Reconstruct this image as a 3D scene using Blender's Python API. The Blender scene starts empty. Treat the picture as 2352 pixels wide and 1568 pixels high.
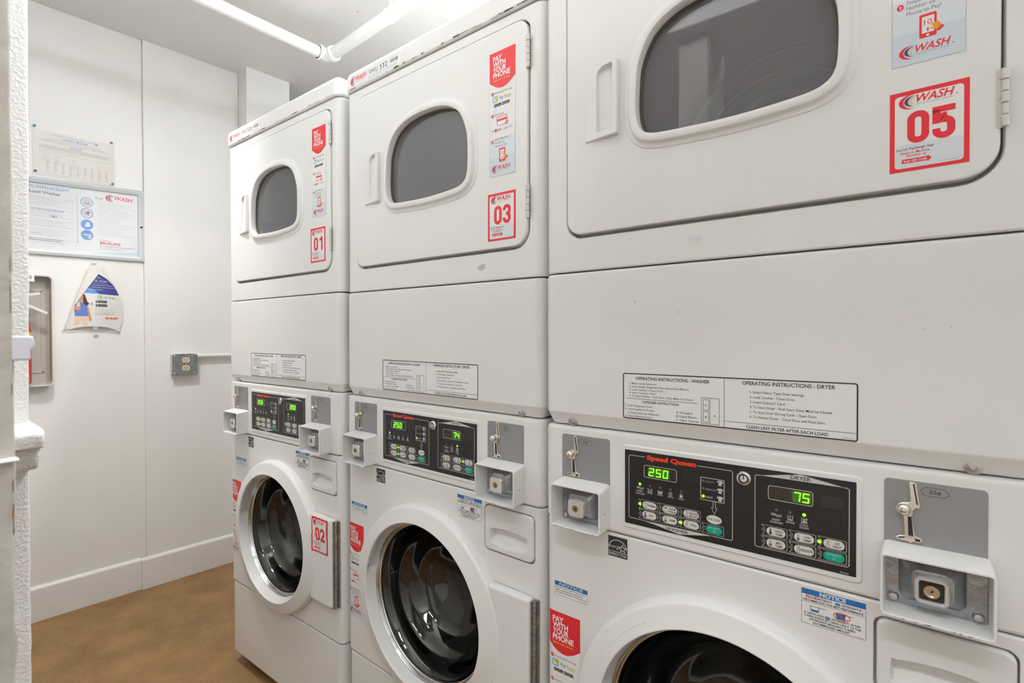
import bpy, bmesh, math, random
from mathutils import Vector, Matrix
random.seed(7)
scn = bpy.context.scene
COL = scn.collection
PI = math.pi

# ---------------------------------------------------------------- camera, world, exposure
YAW, PITCH, ROLL = -0.6667, -0.0154, 0.0022
CAM = Vector((1.2653, -0.834, 1.2174))
fw = Vector((math.sin(YAW)*math.cos(PITCH), math.cos(YAW)*math.cos(PITCH), math.sin(PITCH)))
rt = Vector((math.cos(YAW), -math.sin(YAW), 0))
up = rt.cross(fw)
r2 = rt*math.cos(ROLL) + up*math.sin(ROLL)
u2 = -rt*math.sin(ROLL) + up*math.cos(ROLL)
cd = bpy.data.cameras.new('camera')
cam = bpy.data.objects.new('camera', cd)
COL.objects.link(cam)
M = Matrix((r2, u2, -fw)).transposed().to_4x4()
M.translation = CAM
cam.matrix_world = M
cd.sensor_width = 36.0
cd.lens = 1148.9/2352*36
cd.clip_start = 0.01
cd.dof.use_dof = True
cd.dof.focus_distance = 1.25
cd.dof.aperture_fstop = 9.0
scn.camera = cam

w = bpy.data.worlds.new('world')
scn.world = w
w.use_nodes = True
w.node_tree.nodes['Background'].inputs[0].default_value = (0.9, 0.95, 1.0, 1)
w.node_tree.nodes['Background'].inputs[1].default_value = 0.3
vs = scn.view_settings
vs.view_transform = 'Standard'
vs.look = 'None'
vs.gamma = 1
vs.use_curve_mapping = False
vs.exposure = 0.0
TUBE_EMIT = 116.0
AISLE_W = 2.0
HALL_W = 24.0
DOOR_W = 1.5
SPOT_W = 84.0


def area(name, loc, rot, sx, sy, power, col=(0.94, 0.975, 1.0)):
    l = bpy.data.lights.new(name, 'AREA')
    l.shape = 'RECTANGLE'
    l.size = sx
    l.size_y = sy
    l.energy = power
    l.color = col
    o = bpy.data.objects.new(name, l)
    COL.objects.link(o)
    o.location = loc
    o.rotation_euler = rot
    return o


area('aisle_fill_light', (-.15, -.50, 2.585), (0, 0, 0), 2.4, 0.12, AISLE_W)  # unseen fill added above the aisle to brighten the machine fronts
area('hall_fill_light', (1.25, -1.28, 2.585), (0, 0, 0), 1.2, 0.25, HALL_W)  # unseen fill added behind the camera, mostly reaching the nearest machine
area('hall_low_fill', (1.0, -2.80, 1.15), (math.radians(90), 0, 0), 1.9, 2.0, DOOR_W)  # made-up upright light panel, added to raise the floor and lower fronts


# added fill spot without a fixture, lifts the lower wall and toe panels
sl_ = bpy.data.lights.new('aisle_fill_spot', 'SPOT')
sl_.energy = SPOT_W
sl_.color = (1.0, 0.98, 0.95)
sl_.spot_size = math.radians(78)
sl_.spot_blend = 1.0
sl_.shadow_soft_size = 0.09
so_ = bpy.data.objects.new('aisle_fill_spot', sl_)
COL.objects.link(so_)
so_.location = (-0.55, -0.47, 2.57)
so_.rotation_euler = (Vector((-1.25, -0.05, 0.45))-so_.location).to_track_quat('-Z', 'Y').to_euler()


# ---------------------------------------------------------------- materials
def mat(name, col, rough=0.5, metal=0.0, bump=0.0, bscale=60.0, coat=0.0, spec=0.5,
        vary=0.0, vscale=4.0, vcol=None, emit=0.0, alpha=1.0, detail=4.0):
    m = bpy.data.materials.new(name)
    m.use_nodes = True
    nt = m.node_tree
    b = nt.nodes['Principled BSDF']
    c = (*col, 1.0)
    b.inputs['Base Color'].default_value = c
    b.inputs['Roughness'].default_value = rough
    b.inputs['Metallic'].default_value = metal
    b.inputs['Specular IOR Level'].default_value = spec
    b.inputs['Coat Weight'].default_value = coat
    b.inputs['Coat Roughness'].default_value = 0.08
    b.inputs['Alpha'].default_value = alpha
    if emit:
        b.inputs['Emission Color'].default_value = c
        b.inputs['Emission Strength'].default_value = emit
    if bump or vary:
        tc = nt.nodes.new('ShaderNodeTexCoord')
    if bump:
        n = nt.nodes.new('ShaderNodeTexNoise')
        n.inputs['Scale'].default_value = bscale
        n.inputs['Detail'].default_value = detail
        nt.links.new(tc.outputs['Object'], n.inputs['Vector'])
        bp = nt.nodes.new('ShaderNodeBump')
        bp.inputs['Strength'].default_value = bump
        bp.inputs['Distance'].default_value = 0.004
        nt.links.new(n.outputs['Fac'], bp.inputs['Height'])
        nt.links.new(bp.outputs['Normal'], b.inputs['Normal'])
    if vary:
        n2 = nt.nodes.new('ShaderNodeTexNoise')
        n2.inputs['Scale'].default_value = vscale
        n2.inputs['Detail'].default_value = 8.0
        n2.inputs['Roughness'].default_value = 0.65
        nt.links.new(tc.outputs['Object'], n2.inputs['Vector'])
        r = nt.nodes.new('ShaderNodeValToRGB')
        r.color_ramp.elements[0].position = 0.35
        r.color_ramp.elements[1].position = 0.65
        vc = vcol or tuple(x*(1-vary) for x in col)
        r.color_ramp.elements[0].color = (*vc, 1)
        r.color_ramp.elements[1].color = c
        nt.links.new(n2.outputs['Fac'], r.inputs['Fac'])
        nt.links.new(r.outputs['Color'], b.inputs['Base Color'])
    return m


ENAMEL = mat('white_enamel', (0.82, 0.815, 0.80), 0.32, bump=0.02, bscale=700, coat=0.25, vary=0.02, vscale=3)
PLASTIC = mat('white_plastic', (0.80, 0.795, 0.785), 0.38, bump=0.02, bscale=500)
PLASTIC_GREY = mat('pale_grey_plastic', (0.62, 0.62, 0.68), 0.4)
WALLP = mat('white_wall_paint', (0.925, 0.91, 0.885), 0.38, bump=0.10, bscale=22, vary=0.03, vscale=1.7)
CEILP = mat('ceiling_paint', (0.86, 0.845, 0.82), 0.65, bump=0.05, bscale=15, vary=0.03, vscale=2)
TRIMP = mat('baseboard_paint', (0.88, 0.865, 0.845), 0.35, bump=0.06, bscale=40, vary=0.02)
STUCCO = mat('rough_white_stucco', (0.80, 0.79, 0.765), 0.7, bump=0.6, bscale=240, detail=6)
PIPEP = mat('pipe_paint', (0.90, 0.89, 0.87), 0.35, bump=0.25, bscale=60, vary=0.05, vscale=12)
STEEL = mat('brushed_steel', (0.55, 0.54, 0.52), 0.32, 1.0, bump=0.05, bscale=300)
NICKEL = mat('worn_nickel', (0.72, 0.66, 0.58), 0.2, 1.0)
CHROME = mat('chrome', (0.75, 0.75, 0.75), 0.12, 1.0)
ZINC = mat('galvanised_zinc', (0.42, 0.44, 0.45), 0.42, 0.8, bump=0.3, bscale=60, vary=0.35, vscale=40)
VAULT = mat('cast_zinc_vault', (0.45, 0.47, 0.50), 0.28, 0.9, bump=0.35, bscale=70, vary=0.3, vscale=30)
LOCKM = mat('polished_lock_steel', (0.78, 0.77, 0.76), 0.22, 0.6)
BRASS = mat('old_brass', (0.36, 0.28, 0.15), 0.35, 1.0)
GREYPL = mat('grey_coin_plate', (0.30, 0.30, 0.305), 0.42, 0.2, bump=0.03, bscale=900)
BLACK = mat('black_overlay', (0.012, 0.012, 0.014), 0.38)
RUBBER = mat('black_rubber', (0.02, 0.02, 0.022), 0.45)
DARK = mat('dark_gap', (0.035, 0.032, 0.03), 0.8)
DRUMW = mat('dryer_drum_grey', (0.30, 0.30, 0.315), 0.45, 0.0)
DRUMR = mat('dryer_drum_rib', (0.85, 0.83, 0.82), 0.4)
TUBW = mat('washer_drum_steel', (0.30, 0.285, 0.26), 0.22, 1.0, vary=0.3, vscale=18)
HINGEP = mat('painted_hinge', (0.62, 0.60, 0.56), 0.4, 0.3)
DISPBG = mat('display_window', (0.022, 0.025, 0.018), 0.12)
DISPDK = mat('display_window_dark', (0.035, 0.022, 0.015), 0.12)
LEDG = mat('green_led_glow', (0.28, 1.0, 0.02), 0.4, emit=1.6)
GLOWH = mat('green_led_halo', (0.04, 0.20, 0.01), 0.4, emit=0.12)
RUSTDIRT = mat('brown_dirt', (0.22, 0.17, 0.12), 0.8, bump=0.2, bscale=200)
P_BLACK = mat('print_black', (0.03, 0.03, 0.03), 0.5)
P_GREY = mat('print_grey', (0.25, 0.25, 0.25), 0.5)
P_LGREY = mat('print_light_grey', (0.50, 0.49, 0.47), 0.5)
P_LINE = mat('print_pale_line', (0.62, 0.60, 0.57), 0.5)
P_OVER = mat('print_silver', (0.62, 0.60, 0.56), 0.4)
P_OVERD = mat('print_dim_silver', (0.28, 0.28, 0.29), 0.4)
P_BTN = mat('print_button_white', (0.72, 0.70, 0.66), 0.4)
P_TEAL = mat('print_teal', (0.0, 0.36, 0.25), 0.35)
P_TEALL = mat('print_pale_teal', (0.35, 0.75, 0.62), 0.35)
P_LEDOFF = mat('led_off', (0.11, 0.11, 0.12), 0.35)
P_SQRED = mat('print_orange_red', (0.85, 0.05, 0.012), 0.4)
P_RED = mat('print_red', (0.74, 0.022, 0.035), 0.4)
P_WHITE = mat('print_white', (0.84, 0.84, 0.84), 0.35)
P_PALE = mat('print_pale_blue', (0.62, 0.70, 0.77), 0.35)
P_PALE2 = mat('print_faint_blue', (0.71, 0.76, 0.80), 0.35)
P_BLUE = mat('print_blue', (0.01, 0.17, 0.50), 0.35)
P_NAVY = mat('print_navy', (0.03, 0.04, 0.22), 0.4)
P_LBLUE = mat('print_light_blue', (0.12, 0.32, 0.70), 0.4)
P_CYAN = mat('print_cyan', (0.03, 0.38, 0.72), 0.4)
P_LIME = mat('print_lime', (0.50, 0.58, 0.06), 0.4)
P_ORANGE = mat('print_orange', (0.85, 0.33, 0.03), 0.4)
P_YEL = mat('print_yellow', (0.85, 0.55, 0.05), 0.4)
P_SKIN = mat('print_skin', (0.72, 0.30, 0.17), 0.5)
P_BEIGE = mat('print_beige', (0.80, 0.62, 0.46), 0.5)
P_HAIR = mat('print_brown', (0.07, 0.03, 0.025), 0.5)
P_SHIRT = mat('print_shirt_blue', (0.12, 0.22, 0.58), 0.5)
P_INDIGO = mat('print_indigo', (0.05, 0.06, 0.27), 0.4)
PAPER = mat('paper', (0.80, 0.78, 0.75), 0.55)
PAPER_OLD = mat('yellowed_paper', (0.86, 0.81, 0.74), 0.55, vary=0.1, vscale=7, vcol=(0.86, 0.85, 0.82))
PAPER_BACK = mat('paper_reverse', (0.78, 0.75, 0.69), 0.6)
TAPE = mat('patterned_tape', (0.55, 0.62, 0.56), 0.4)
TAPED = mat('tape_green_pattern', (0.17, 0.28, 0.21), 0.4)
FRAMEM = mat('grey_white_frame', (0.66, 0.70, 0.71), 0.3)
IVORY = mat('ivory_plastic', (0.72, 0.62, 0.42), 0.35)
CABBEIGE = mat('beige_cabinet_plastic', (0.50, 0.46, 0.41), 0.4, vary=0.06, vscale=3)
CABLIP = mat('cabinet_lip_plastic', (0.72, 0.68, 0.63), 0.35)
EXTRED = mat('extinguisher_red', (0.65, 0.03, 0.03), 0.25, coat=0.4)
PINB = mat('blue_pin_plastic', (0.04, 0.22, 0.42), 0.25)
PINP = mat('purple_pin_plastic', (0.20, 0.12, 0.30), 0.25)
JAMB = mat('weathered_beige_paint', (0.50, 0.465, 0.42), 0.5, bump=0.8, bscale=30, vary=0.4, vscale=14,
           vcol=(0.40, 0.365, 0.32))
JAMBSTAIN = mat('brown_rust_stain', (0.10, 0.04, 0.02), 0.8, bump=0.5, bscale=60, vary=0.5, vscale=60, vcol=(0.28, 0.16, 0.07))


def floor_mat():
    m = bpy.data.materials.new('brown_concrete_floor')
    m.use_nodes = True
    nt = m.node_tree
    b = nt.nodes['Principled BSDF']
    tc = nt.nodes.new('ShaderNodeTexCoord')
    n = nt.nodes.new('ShaderNodeTexNoise')
    n.inputs['Scale'].default_value = 5.0
    n.inputs['Detail'].default_value = 10
    n.inputs['Roughness'].default_value = 0.7
    n2 = nt.nodes.new('ShaderNodeTexNoise')
    n2.inputs['Scale'].default_value = 160.0
    n2.inputs['Detail'].default_value = 3
    mx = nt.nodes.new('ShaderNodeMath')
    mx.operation = 'MULTIPLY_ADD'
    mx.inputs[1].default_value = 0.45
    r = nt.nodes.new('ShaderNodeValToRGB')
    e = r.color_ramp.elements
    e[0].position, e[0].color = 0.50, (0.195, 0.105, 0.038, 1)
    e[1].position, e[1].color = 0.95, (0.41, 0.24, 0.098, 1)
    nt.links.new(tc.outputs['Object'], n.inputs['Vector'])
    nt.links.new(tc.outputs['Object'], n2.inputs['Vector'])
    nt.links.new(n2.outputs['Fac'], mx.inputs[0])
    nt.links.new(n.outputs['Fac'], mx.inputs[2])
    nt.links.new(mx.outputs[0], r.inputs['Fac'])
    nt.links.new(r.outputs['Color'], b.inputs['Base Color'])
    b.inputs['Roughness'].default_value = 0.55
    bp = nt.nodes.new('ShaderNodeBump')
    bp.inputs['Strength'].default_value = 0.15
    bp.inputs['Distance'].default_value = 0.003
    nt.links.new(n2.outputs['Fac'], bp.inputs['Height'])
    nt.links.new(bp.outputs['Normal'], b.inputs['Normal'])
    return m


FLOORM = floor_mat()


def glass_mat(name, tint, refl, rough, body=None, bodyw=0.0):
    """thin glazing: tinted see-through, a fresnel reflection and an optional dusty film"""
    m = bpy.data.materials.new(name)
    m.use_nodes = True
    nt = m.node_tree
    nt.nodes.clear()
    out = nt.nodes.new('ShaderNodeOutputMaterial')
    tr = nt.nodes.new('ShaderNodeBsdfTransparent')
    tr.inputs[0].default_value = (*tint, 1)
    gl = nt.nodes.new('ShaderNodeBsdfGlossy')
    gl.inputs['Roughness'].default_value = rough
    gl.inputs[0].default_value = (1, 1, 1, 1)
    lw = nt.nodes.new('ShaderNodeFresnel')
    lw.inputs['IOR'].default_value = refl
    mix = nt.nodes.new('ShaderNodeMixShader')
    nt.links.new(lw.outputs[0], mix.inputs[0])
    src = tr
    if body:
        df = nt.nodes.new('ShaderNodeBsdfDiffuse')
        df.inputs[0].default_value = (*body, 1)
        m2 = nt.nodes.new('ShaderNodeMixShader')
        m2.inputs[0].default_value = bodyw
        nt.links.new(tr.outputs[0], m2.inputs[1])
        nt.links.new(df.outputs[0], m2.inputs[2])
        src = m2
    nt.links.new(src.outputs[0], mix.inputs[1])
    nt.links.new(gl.outputs[0], mix.inputs[2])
    nt.links.new(mix.outputs[0], out.inputs[0])
    return m


GLASSD = glass_mat('dryer_glass', (0.75, 0.75, 0.78), 1.6, 0.02, (0.34, 0.34, 0.36), 0.34)
GLASSW = glass_mat('washer_bowl_glass', (0.80, 0.82, 0.80), 1.55, 0.015)
WRAP = glass_mat('plastic_wrap', (0.97, 0.97, 0.98), 1.45, 0.12)
nt_ = WRAP.node_tree
tc_ = nt_.nodes.new('ShaderNodeTexCoord')
mp_ = nt_.nodes.new('ShaderNodeMapping')
mp_.inputs['Rotation'].default_value = (0, math.radians(-35), 0)
mp_.inputs['Scale'].default_value = (18, 1, 160)
nn_ = nt_.nodes.new('ShaderNodeTexNoise')
nn_.inputs['Scale'].default_value = 1.0
nn_.inputs['Detail'].default_value = 3
bb_ = nt_.nodes.new('ShaderNodeBump')
bb_.inputs['Strength'].default_value = 0.9
bb_.inputs['Distance'].default_value = 0.004
nt_.links.new(tc_.outputs['Object'], mp_.inputs[0])
nt_.links.new(mp_.outputs[0], nn_.inputs['Vector'])
nt_.links.new(nn_.outputs['Fac'], bb_.inputs['Height'])
for n_ in nt_.nodes:
    if n_.type == 'BSDF_GLOSSY':
        nt_.links.new(bb_.outputs[0], n_.inputs['Normal'])


# ---------------------------------------------------------------- mesh helpers
def finish(bm, name, m, parent=None, bevel=0.0, seg=2, smooth=True, loc=None, ang=32, flip=True):
    if flip:
        bmesh.ops.recalc_face_normals(bm, faces=bm.faces)
    if smooth:
        for f in bm.faces:
            f.smooth = True
        a = math.radians(ang)
        for e in bm.edges:
            if len(e.link_faces) != 2 or e.calc_face_angle(0) > a:
                e.smooth = False
    me = bpy.data.meshes.new(name)
    bm.to_mesh(me)
    bm.free()
    if m is not None:
        for x in (m if isinstance(m, (list, tuple)) else [m]):
            me.materials.append(x)
    o = bpy.data.objects.new(name, me)
    COL.objects.link(o)
    if parent is not None:
        o.parent = parent
    if loc is not None:
        o.location = loc
    if smooth and not bevel:
        wn = o.modifiers.new('weighted_normal', 'WEIGHTED_NORMAL')
        wn.keep_sharp = True
    if bevel:
        b = o.modifiers.new('bevel', 'BEVEL')
        b.width = bevel
        b.segments = seg
        b.limit_method = 'ANGLE'
        b.angle_limit = math.radians(40)
        b.harden_normals = False
        wn = o.modifiers.new('weighted_normal', 'WEIGHTED_NORMAL')
        wn.keep_sharp = True
    return o


def tag(o, label=None, cat=None, group=None, kind=None):
    if label:
        o['label'] = label
    if cat:
        o['category'] = cat
    if group:
        o['group'] = group
    if kind:
        o['kind'] = kind
    return o


def empty(name, loc, rz=0, ry=0):
    o = bpy.data.objects.new(name, None)
    o.empty_display_size = 0.05
    COL.objects.link(o)
    o.location = loc
    o.rotation_mode = 'XYZ'
    o.rotation_euler = (0, ry, rz)
    return o


def box(bm, x0, x1, y0, y1, z0, z1):
    vs_ = [bm.verts.new((x, y, z)) for x in (x0, x1) for y in (y0, y1) for z in (z0, z1)]
    for i in ((0, 1, 3, 2), (4, 6, 7, 5), (0, 4, 5, 1), (2, 3, 7, 6), (0, 2, 6, 4), (1, 5, 7, 3)):
        bm.faces.new([vs_[k] for k in i])


def rrect(x0, z0, x1, z1, r, n=6):
    """rounded rectangle, counter clockwise seen from the front; r number or 4 radii (bl, br, tr, tl)"""
    if not isinstance(r, (tuple, list)):
        r = (r,)*4
    out = []
    for (cx, cz, a0, q) in ((x0+r[0], z0+r[0], PI, r[0]), (x1-r[1], z0+r[1], 1.5*PI, r[1]),
                            (x1-r[2], z1-r[2], 0, r[2]), (x0+r[3], z1-r[3], .5*PI, r[3])):
        if q <= 0:
            out.append((cx, cz))
            continue
        for k in range(n+1):
            a = a0+.5*PI*k/n
            out.append((cx+q*math.cos(a), cz+q*math.sin(a)))
    return out


def circ(cx, cz, r, n=48, rz=None):
    rz = rz or r
    return [(cx+r*math.cos(2*PI*k/n), cz+rz*math.sin(2*PI*k/n)) for k in range(n)]


def prism(bm, pts, y0, y1, caps=(True, True)):
    a = [bm.verts.new((x, y0, z)) for x, z in pts]
    b = [bm.verts.new((x, y1, z)) for x, z in pts]
    n = len(pts)
    for i in range(n):
        bm.faces.new((a[i], a[(i+1) % n], b[(i+1) % n], b[i]))
    if caps[0]:
        bm.faces.new(a)
    if caps[1]:
        bm.faces.new(b[::-1])


def loops(bm, L, cap0=False, cap1=False):
    """bridge a list of equal length 3D loops"""
    vv = [[bm.verts.new(p) for p in l] for l in L]
    n = len(L[0])
    for a, b in zip(vv, vv[1:]):
        for i in range(n):
            bm.faces.new((a[i], a[(i+1) % n], b[(i+1) % n], b[i]))
    if cap0:
        bm.faces.new(vv[0])
    if cap1:
        bm.faces.new(vv[-1])
    return vv


def L3(pts, y):
    return [(x, y, z) for x, z in pts]


def offset(pts, d):
    """move a closed outline outwards (ccw from the front) by d"""
    n = len(pts)
    out = []
    for i in range(n):
        x0, z0 = pts[i-1]
        x1, z1 = pts[(i+1) % n]
        tx, tz = x1-x0, z1-z0
        l = math.hypot(tx, tz) or 1
        out.append((pts[i][0]+tz/l*d, pts[i][1]-tx/l*d))
    return out


def lathe(bm, prof, cx, cz, n=96, a0=0, a1=2*PI):
    """revolve (r, y) about the y axis through (cx, cz)"""
    full = abs(a1-a0-2*PI) < 1e-6
    m = n if full else n+1
    rings = []
    for r, y in prof:
        if r < 1e-6:
            rings.append([bm.verts.new((cx, y, cz))])
        else:
            rings.append([bm.verts.new((cx+r*math.cos(a0+(a1-a0)*k/n), y, cz+r*math.sin(a0+(a1-a0)*k/n)))
                          for k in range(m)])
    for a, b in zip(rings, rings[1:]):
        for k in range(n):
            k2 = (k+1) % m
            if len(a) == 1 and len(b) > 1:
                bm.faces.new((a[0], b[k], b[k2]))
            elif len(b) == 1 and len(a) > 1:
                bm.faces.new((a[k], a[k2], b[0]))
            elif len(a) > 1:
                bm.faces.new((a[k], a[k2], b[k2], b[k]))


def tube(bm, pts, r, n=12, cap=True):
    P = [Vector(p) for p in pts]
    rings = []
    ref = None
    for i, p in enumerate(P):
        t = (P[min(i+1, len(P)-1)]-P[max(i-1, 0)]).normalized()
        if ref is None:
            ref = t.orthogonal().normalized()
        ref = (ref - t*ref.dot(t)).normalized()
        b = t.cross(ref)
        rr = r[i] if isinstance(r, (list, tuple)) else r
        rings.append([bm.verts.new(p+ref*rr*math.cos(2*PI*k/n)+b*rr*math.sin(2*PI*k/n)) for k in range(n)])
    for a, b in zip(rings, rings[1:]):
        for k in range(n):
            bm.faces.new((a[k], a[(k+1) % n], b[(k+1) % n], b[k]))
    if cap:
        bm.faces.new(rings[0][::-1])
        bm.faces.new(rings[-1])


def fill_face(bm, outer, holes, y):
    """flat face at depth y with holes cut through"""
    es = []
    for lp in [outer]+holes:
        vv = [bm.verts.new((x, y, z)) for x, z in lp]
        for i in range(len(vv)):
            es.append(bm.edges.new((vv[i], vv[(i+1) % len(vv)])))
    bmesh.ops.triangle_fill(bm, use_beauty=True, use_dissolve=False, edges=es)


def shell(bm, x0, x1, y0, y1, levels, r, holes=None, front_only_between=None):
    """cabinet body: rounded vertical front corners. levels: list of (z, inset)"""
    def prof(ins):
        q = max(r-ins, 0.002)
        p = [(x0+ins, y1)]
        for k in range(9):
            a = PI+.5*PI*k/8
            p.append((x0+ins+q+q*math.cos(a), y0+ins+q+q*math.sin(a)))
        for k in range(9):
            a = 1.5*PI+.5*PI*k/8
            p.append((x1-ins-q+q*math.cos(a), y0+ins+q+q*math.sin(a)))
        p.append((x1-ins, y1))
        return p
    rows = [[bm.verts.new((x, y, z)) for x, y in prof(i)] for z, i in levels]
    n = len(rows[0])
    for a, b in zip(rows, rows[1:]):
        for k in range(n-1):
            if holes is not None and k == 9:
                continue
            bm.faces.new((a[k], a[k+1], b[k+1], b[k]))
    bm.faces.new(rows[0][::-1])
    bm.faces.new(rows[-1])
    if holes is not None:
        zs = [z for z, i in levels]
        fill_face(bm, [(x0+r, zs[0]), (x1-r, zs[0]), (x1-r, zs[-1]), (x0+r, zs[-1])], holes, y0)
        bmesh.ops.remove_doubles(bm, verts=bm.verts, dist=1e-5)


# ---------------------------------------------------------------- printed matter
LAY = 0.00010
_tc = {}


def text_geo(s, bold=0.0, shear=0.0, space=1.0):
    key = (s, bold, shear, space)
    if key in _tc:
        return _tc[key]
    cu = bpy.data.curves.new('t', 'FONT')
    cu.body = s
    cu.size = 1.0
    cu.offset = bold
    cu.shear = shear
    cu.space_character = space
    cu.resolution_u = 3
    ob = bpy.data.objects.new('t', cu)
    me = ob.to_mesh()
    vv = [(v.co.x, v.co.y) for v in me.vertices]
    ff = [tuple(p.vertices) for p in me.polygons]
    ob.to_mesh_clear()
    bpy.data.objects.remove(ob)
    bpy.data.curves.remove(cu)
    if vv:
        xs = [v[0] for v in vv]
        mn, mx_ = min(xs), max(xs)
    else:
        mn, mx_ = 0, 1
    _tc[key] = (vv, ff, mn, mx_)
    return _tc[key]


CAP = 0.682


class Art:
    """flat printed graphics in millimetres, stacked in thin layers in front of y = 0"""

    def __init__(self):
        self.v, self.f, self.mi, self.mats = [], [], [], []

    def _m(self, m):
        if m not in self.mats:
            self.mats.append(m)
        return self.mats.index(m)

    def poly(self, pts, m, lay=1):
        b = len(self.v)
        y = -lay*LAY
        self.v += [(x/1000, y, z/1000) for x, z in pts]
        self.f.append(tuple(range(b, b+len(pts))))
        self.mi.append(self._m(m))

    def slab(self, pts, m, th=0.0003):
        b = len(self.v)
        n = len(pts)
        self.v += [(x/1000, 0, z/1000) for x, z in pts]
        self.v += [(x/1000, th, z/1000) for x, z in pts]
        i = self._m(m)
        self.f.append(tuple(range(b, b+n)))
        self.f.append(tuple(range(b+2*n-1, b+n-1, -1)))
        self.mi += [i, i]
        for k in range(n):
            k2 = (k+1) % n
            self.f.append((b+k, b+n+k, b+n+k2, b+k2))
            self.mi.append(i)

    def rect(self, x0, z0, x1, z1, m, lay=1, r=0):
        self.poly(rrect(x0, z0, x1, z1, r) if r else [(x0, z0), (x1, z0), (x1, z1), (x0, z1)], m, lay)

    def disc(self, cx, cz, r, m, lay=1, rz=None, n=24):
        self.poly(circ(cx, cz, r, n, rz), m, lay)

    def stroke(self, pts, wd, m, lay=1, closed=True):
        n = len(pts)
        inn = []
        ou = []
        for i in range(n):
            a = pts[i-1] if (closed or i > 0) else pts[i]
            b = pts[(i+1) % n] if (closed or i < n-1) else pts[i]
            p = pts[i]
            d1 = Vector((p[0]-a[0], p[1]-a[1]))
            d2 = Vector((b[0]-p[0], b[1]-p[1]))
            if d1.length < 1e-9:
                d1 = d2
            if d2.length < 1e-9:
                d2 = d1
            d1.normalize()
            d2.normalize()
            t = (d1+d2)
            t = t.normalized() if t.length > 1e-6 else d1
            nn = Vector((t.y, -t.x))
            c = max(0.5, nn.dot(Vector((d1.y, -d1.x))))
            ou.append((p[0]+nn.x*wd/2/c, p[1]+nn.y*wd/2/c))
            inn.append((p[0]-nn.x*wd/2/c, p[1]-nn.y*wd/2/c))
        for i in range(n if closed else n-1):
            j = (i+1) % n
            self.poly([inn[i], ou[i], ou[j], inn[j]], m, lay)

    def line(self, x0, z0, x1, z1, wd, m, lay=1):
        self.stroke([(x0, z0), (x1, z1)], wd, m, lay, closed=False)

    def rframe(self, x0, z0, x1, z1, r, wd, m, lay=1):
        self.stroke(rrect(x0, z0, x1, z1, r), wd, m, lay)

    def text(self, s, x, z, h, m, w=None, al='l', bold=0.0, shear=0.0, lay=2, space=1.0):
        vv, ff, mn, mx_ = text_geo(s, bold, shear, space)
        sc = h/CAP
        wd = (mx_-mn)*sc
        sx = sc if w is None else sc*w/wd
        W_ = wd if w is None else w
        ox = x - (0 if al == 'l' else W_/2 if al == 'c' else W_)
        b = len(self.v)
        y = -lay*LAY
        self.v += [((ox+(px-mn)*sx)/1000, y, (z+pz*sc)/1000) for px, pz in vv]
        i = self._m(m)
        for f in ff:
            self.f.append(tuple(b+k for k in f))
            self.mi.append(i)

    def build_each(self, name, parent, loc, rot=None):
        for f, i in zip(self.f, self.mi):
            A = Art()
            A.v = [self.v[k] for k in f]
            A.f = [tuple(range(len(f)))]
            A.mi = [0]
            A.mats = [self.mats[i]]
            o = A.build(name, parent, loc)
            if rot:
                o.rotation_euler = rot

    def build(self, name, parent, loc, warp=None, cell=.012, xmax=None):
        me = bpy.data.meshes.new(name)
        me.from_pydata(self.v, [], self.f)
        for m in self.mats:
            me.materials.append(m)
        me.polygons.foreach_set('material_index', self.mi)
        me.update()
        if warp:
            bw = bmesh.new()
            bw.from_mesh(me)
            for ax, step in ((0, cell), (2, cell)):
                lo = min(v.co[ax] for v in bw.verts)
                hi = max(v.co[ax] for v in bw.verts)
                if ax == 0 and xmax is not None:
                    hi = xmax
                if ax == 2 and xmax is not None:
                    continue
                n = int((hi-lo)/step)
                for i in range(1, n+1):
                    co = [0, 0, 0]
                    no = [0, 0, 0]
                    co[ax] = lo+i*step
                    no[ax] = 1
                    bmesh.ops.bisect_plane(bw, geom=bw.verts[:]+bw.edges[:]+bw.faces[:], plane_co=co, plane_no=no)
            for v in bw.verts:
                v.co = Vector(warp(*v.co))
            bw.to_mesh(me)
            bw.free()
        o = bpy.data.objects.new(name, me)
        COL.objects.link(o)
        o.parent = parent
        o.location = loc
        return o


def wash_logo(A, x, z, w, lay=2, sub=True):
    """red slanted word mark with nested crescents; w = overall width, z = baseline of the word"""
    k = w/56.0
    A.text('WASH', x+17*k, z, 9.2*k, P_RED, w=36*k, bold=0.02, shear=0.32, lay=lay)
    A.text('.', x+54*k, z, 9*k, P_RED, lay=lay)

    def cres(cx, cz, r0, r1, a0, a1, m, l):
        out = []
        for t in range(13):
            a = math.radians(a0+(a1-a0)*t/12)
            out.append((cx+r0*math.cos(a), cz+0.72*r0*math.sin(a)))
        for t in range(12, -1, -1):
            a = math.radians(a0+(a1-a0)*t/12)
            s = math.sin(PI*t/12)
            rr = r0-(r0-r1)*s
            out.append((cx+rr*math.cos(a)+0.2*k*s, cz+0.72*rr*math.sin(a)))
        A.poly(out, m, l)
    cres(x+12*k, z+2*k, 12.5*k, 8*k, 75, 285, P_RED, lay)
    cres(x+14*k, z+2.4*k, 9*k, 5.6*k, 70, 280, P_NAVY, lay+1)
    cres(x+15.4*k, z+2.8*k, 5.6*k, 3.8*k, 70, 275, P_YEL, lay+2)
    if sub:
        A.text('automatic laundry systems', x+17*k, z-2.8*k, 1.2*k, P_NAVY, w=34*k, lay=lay)


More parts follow.
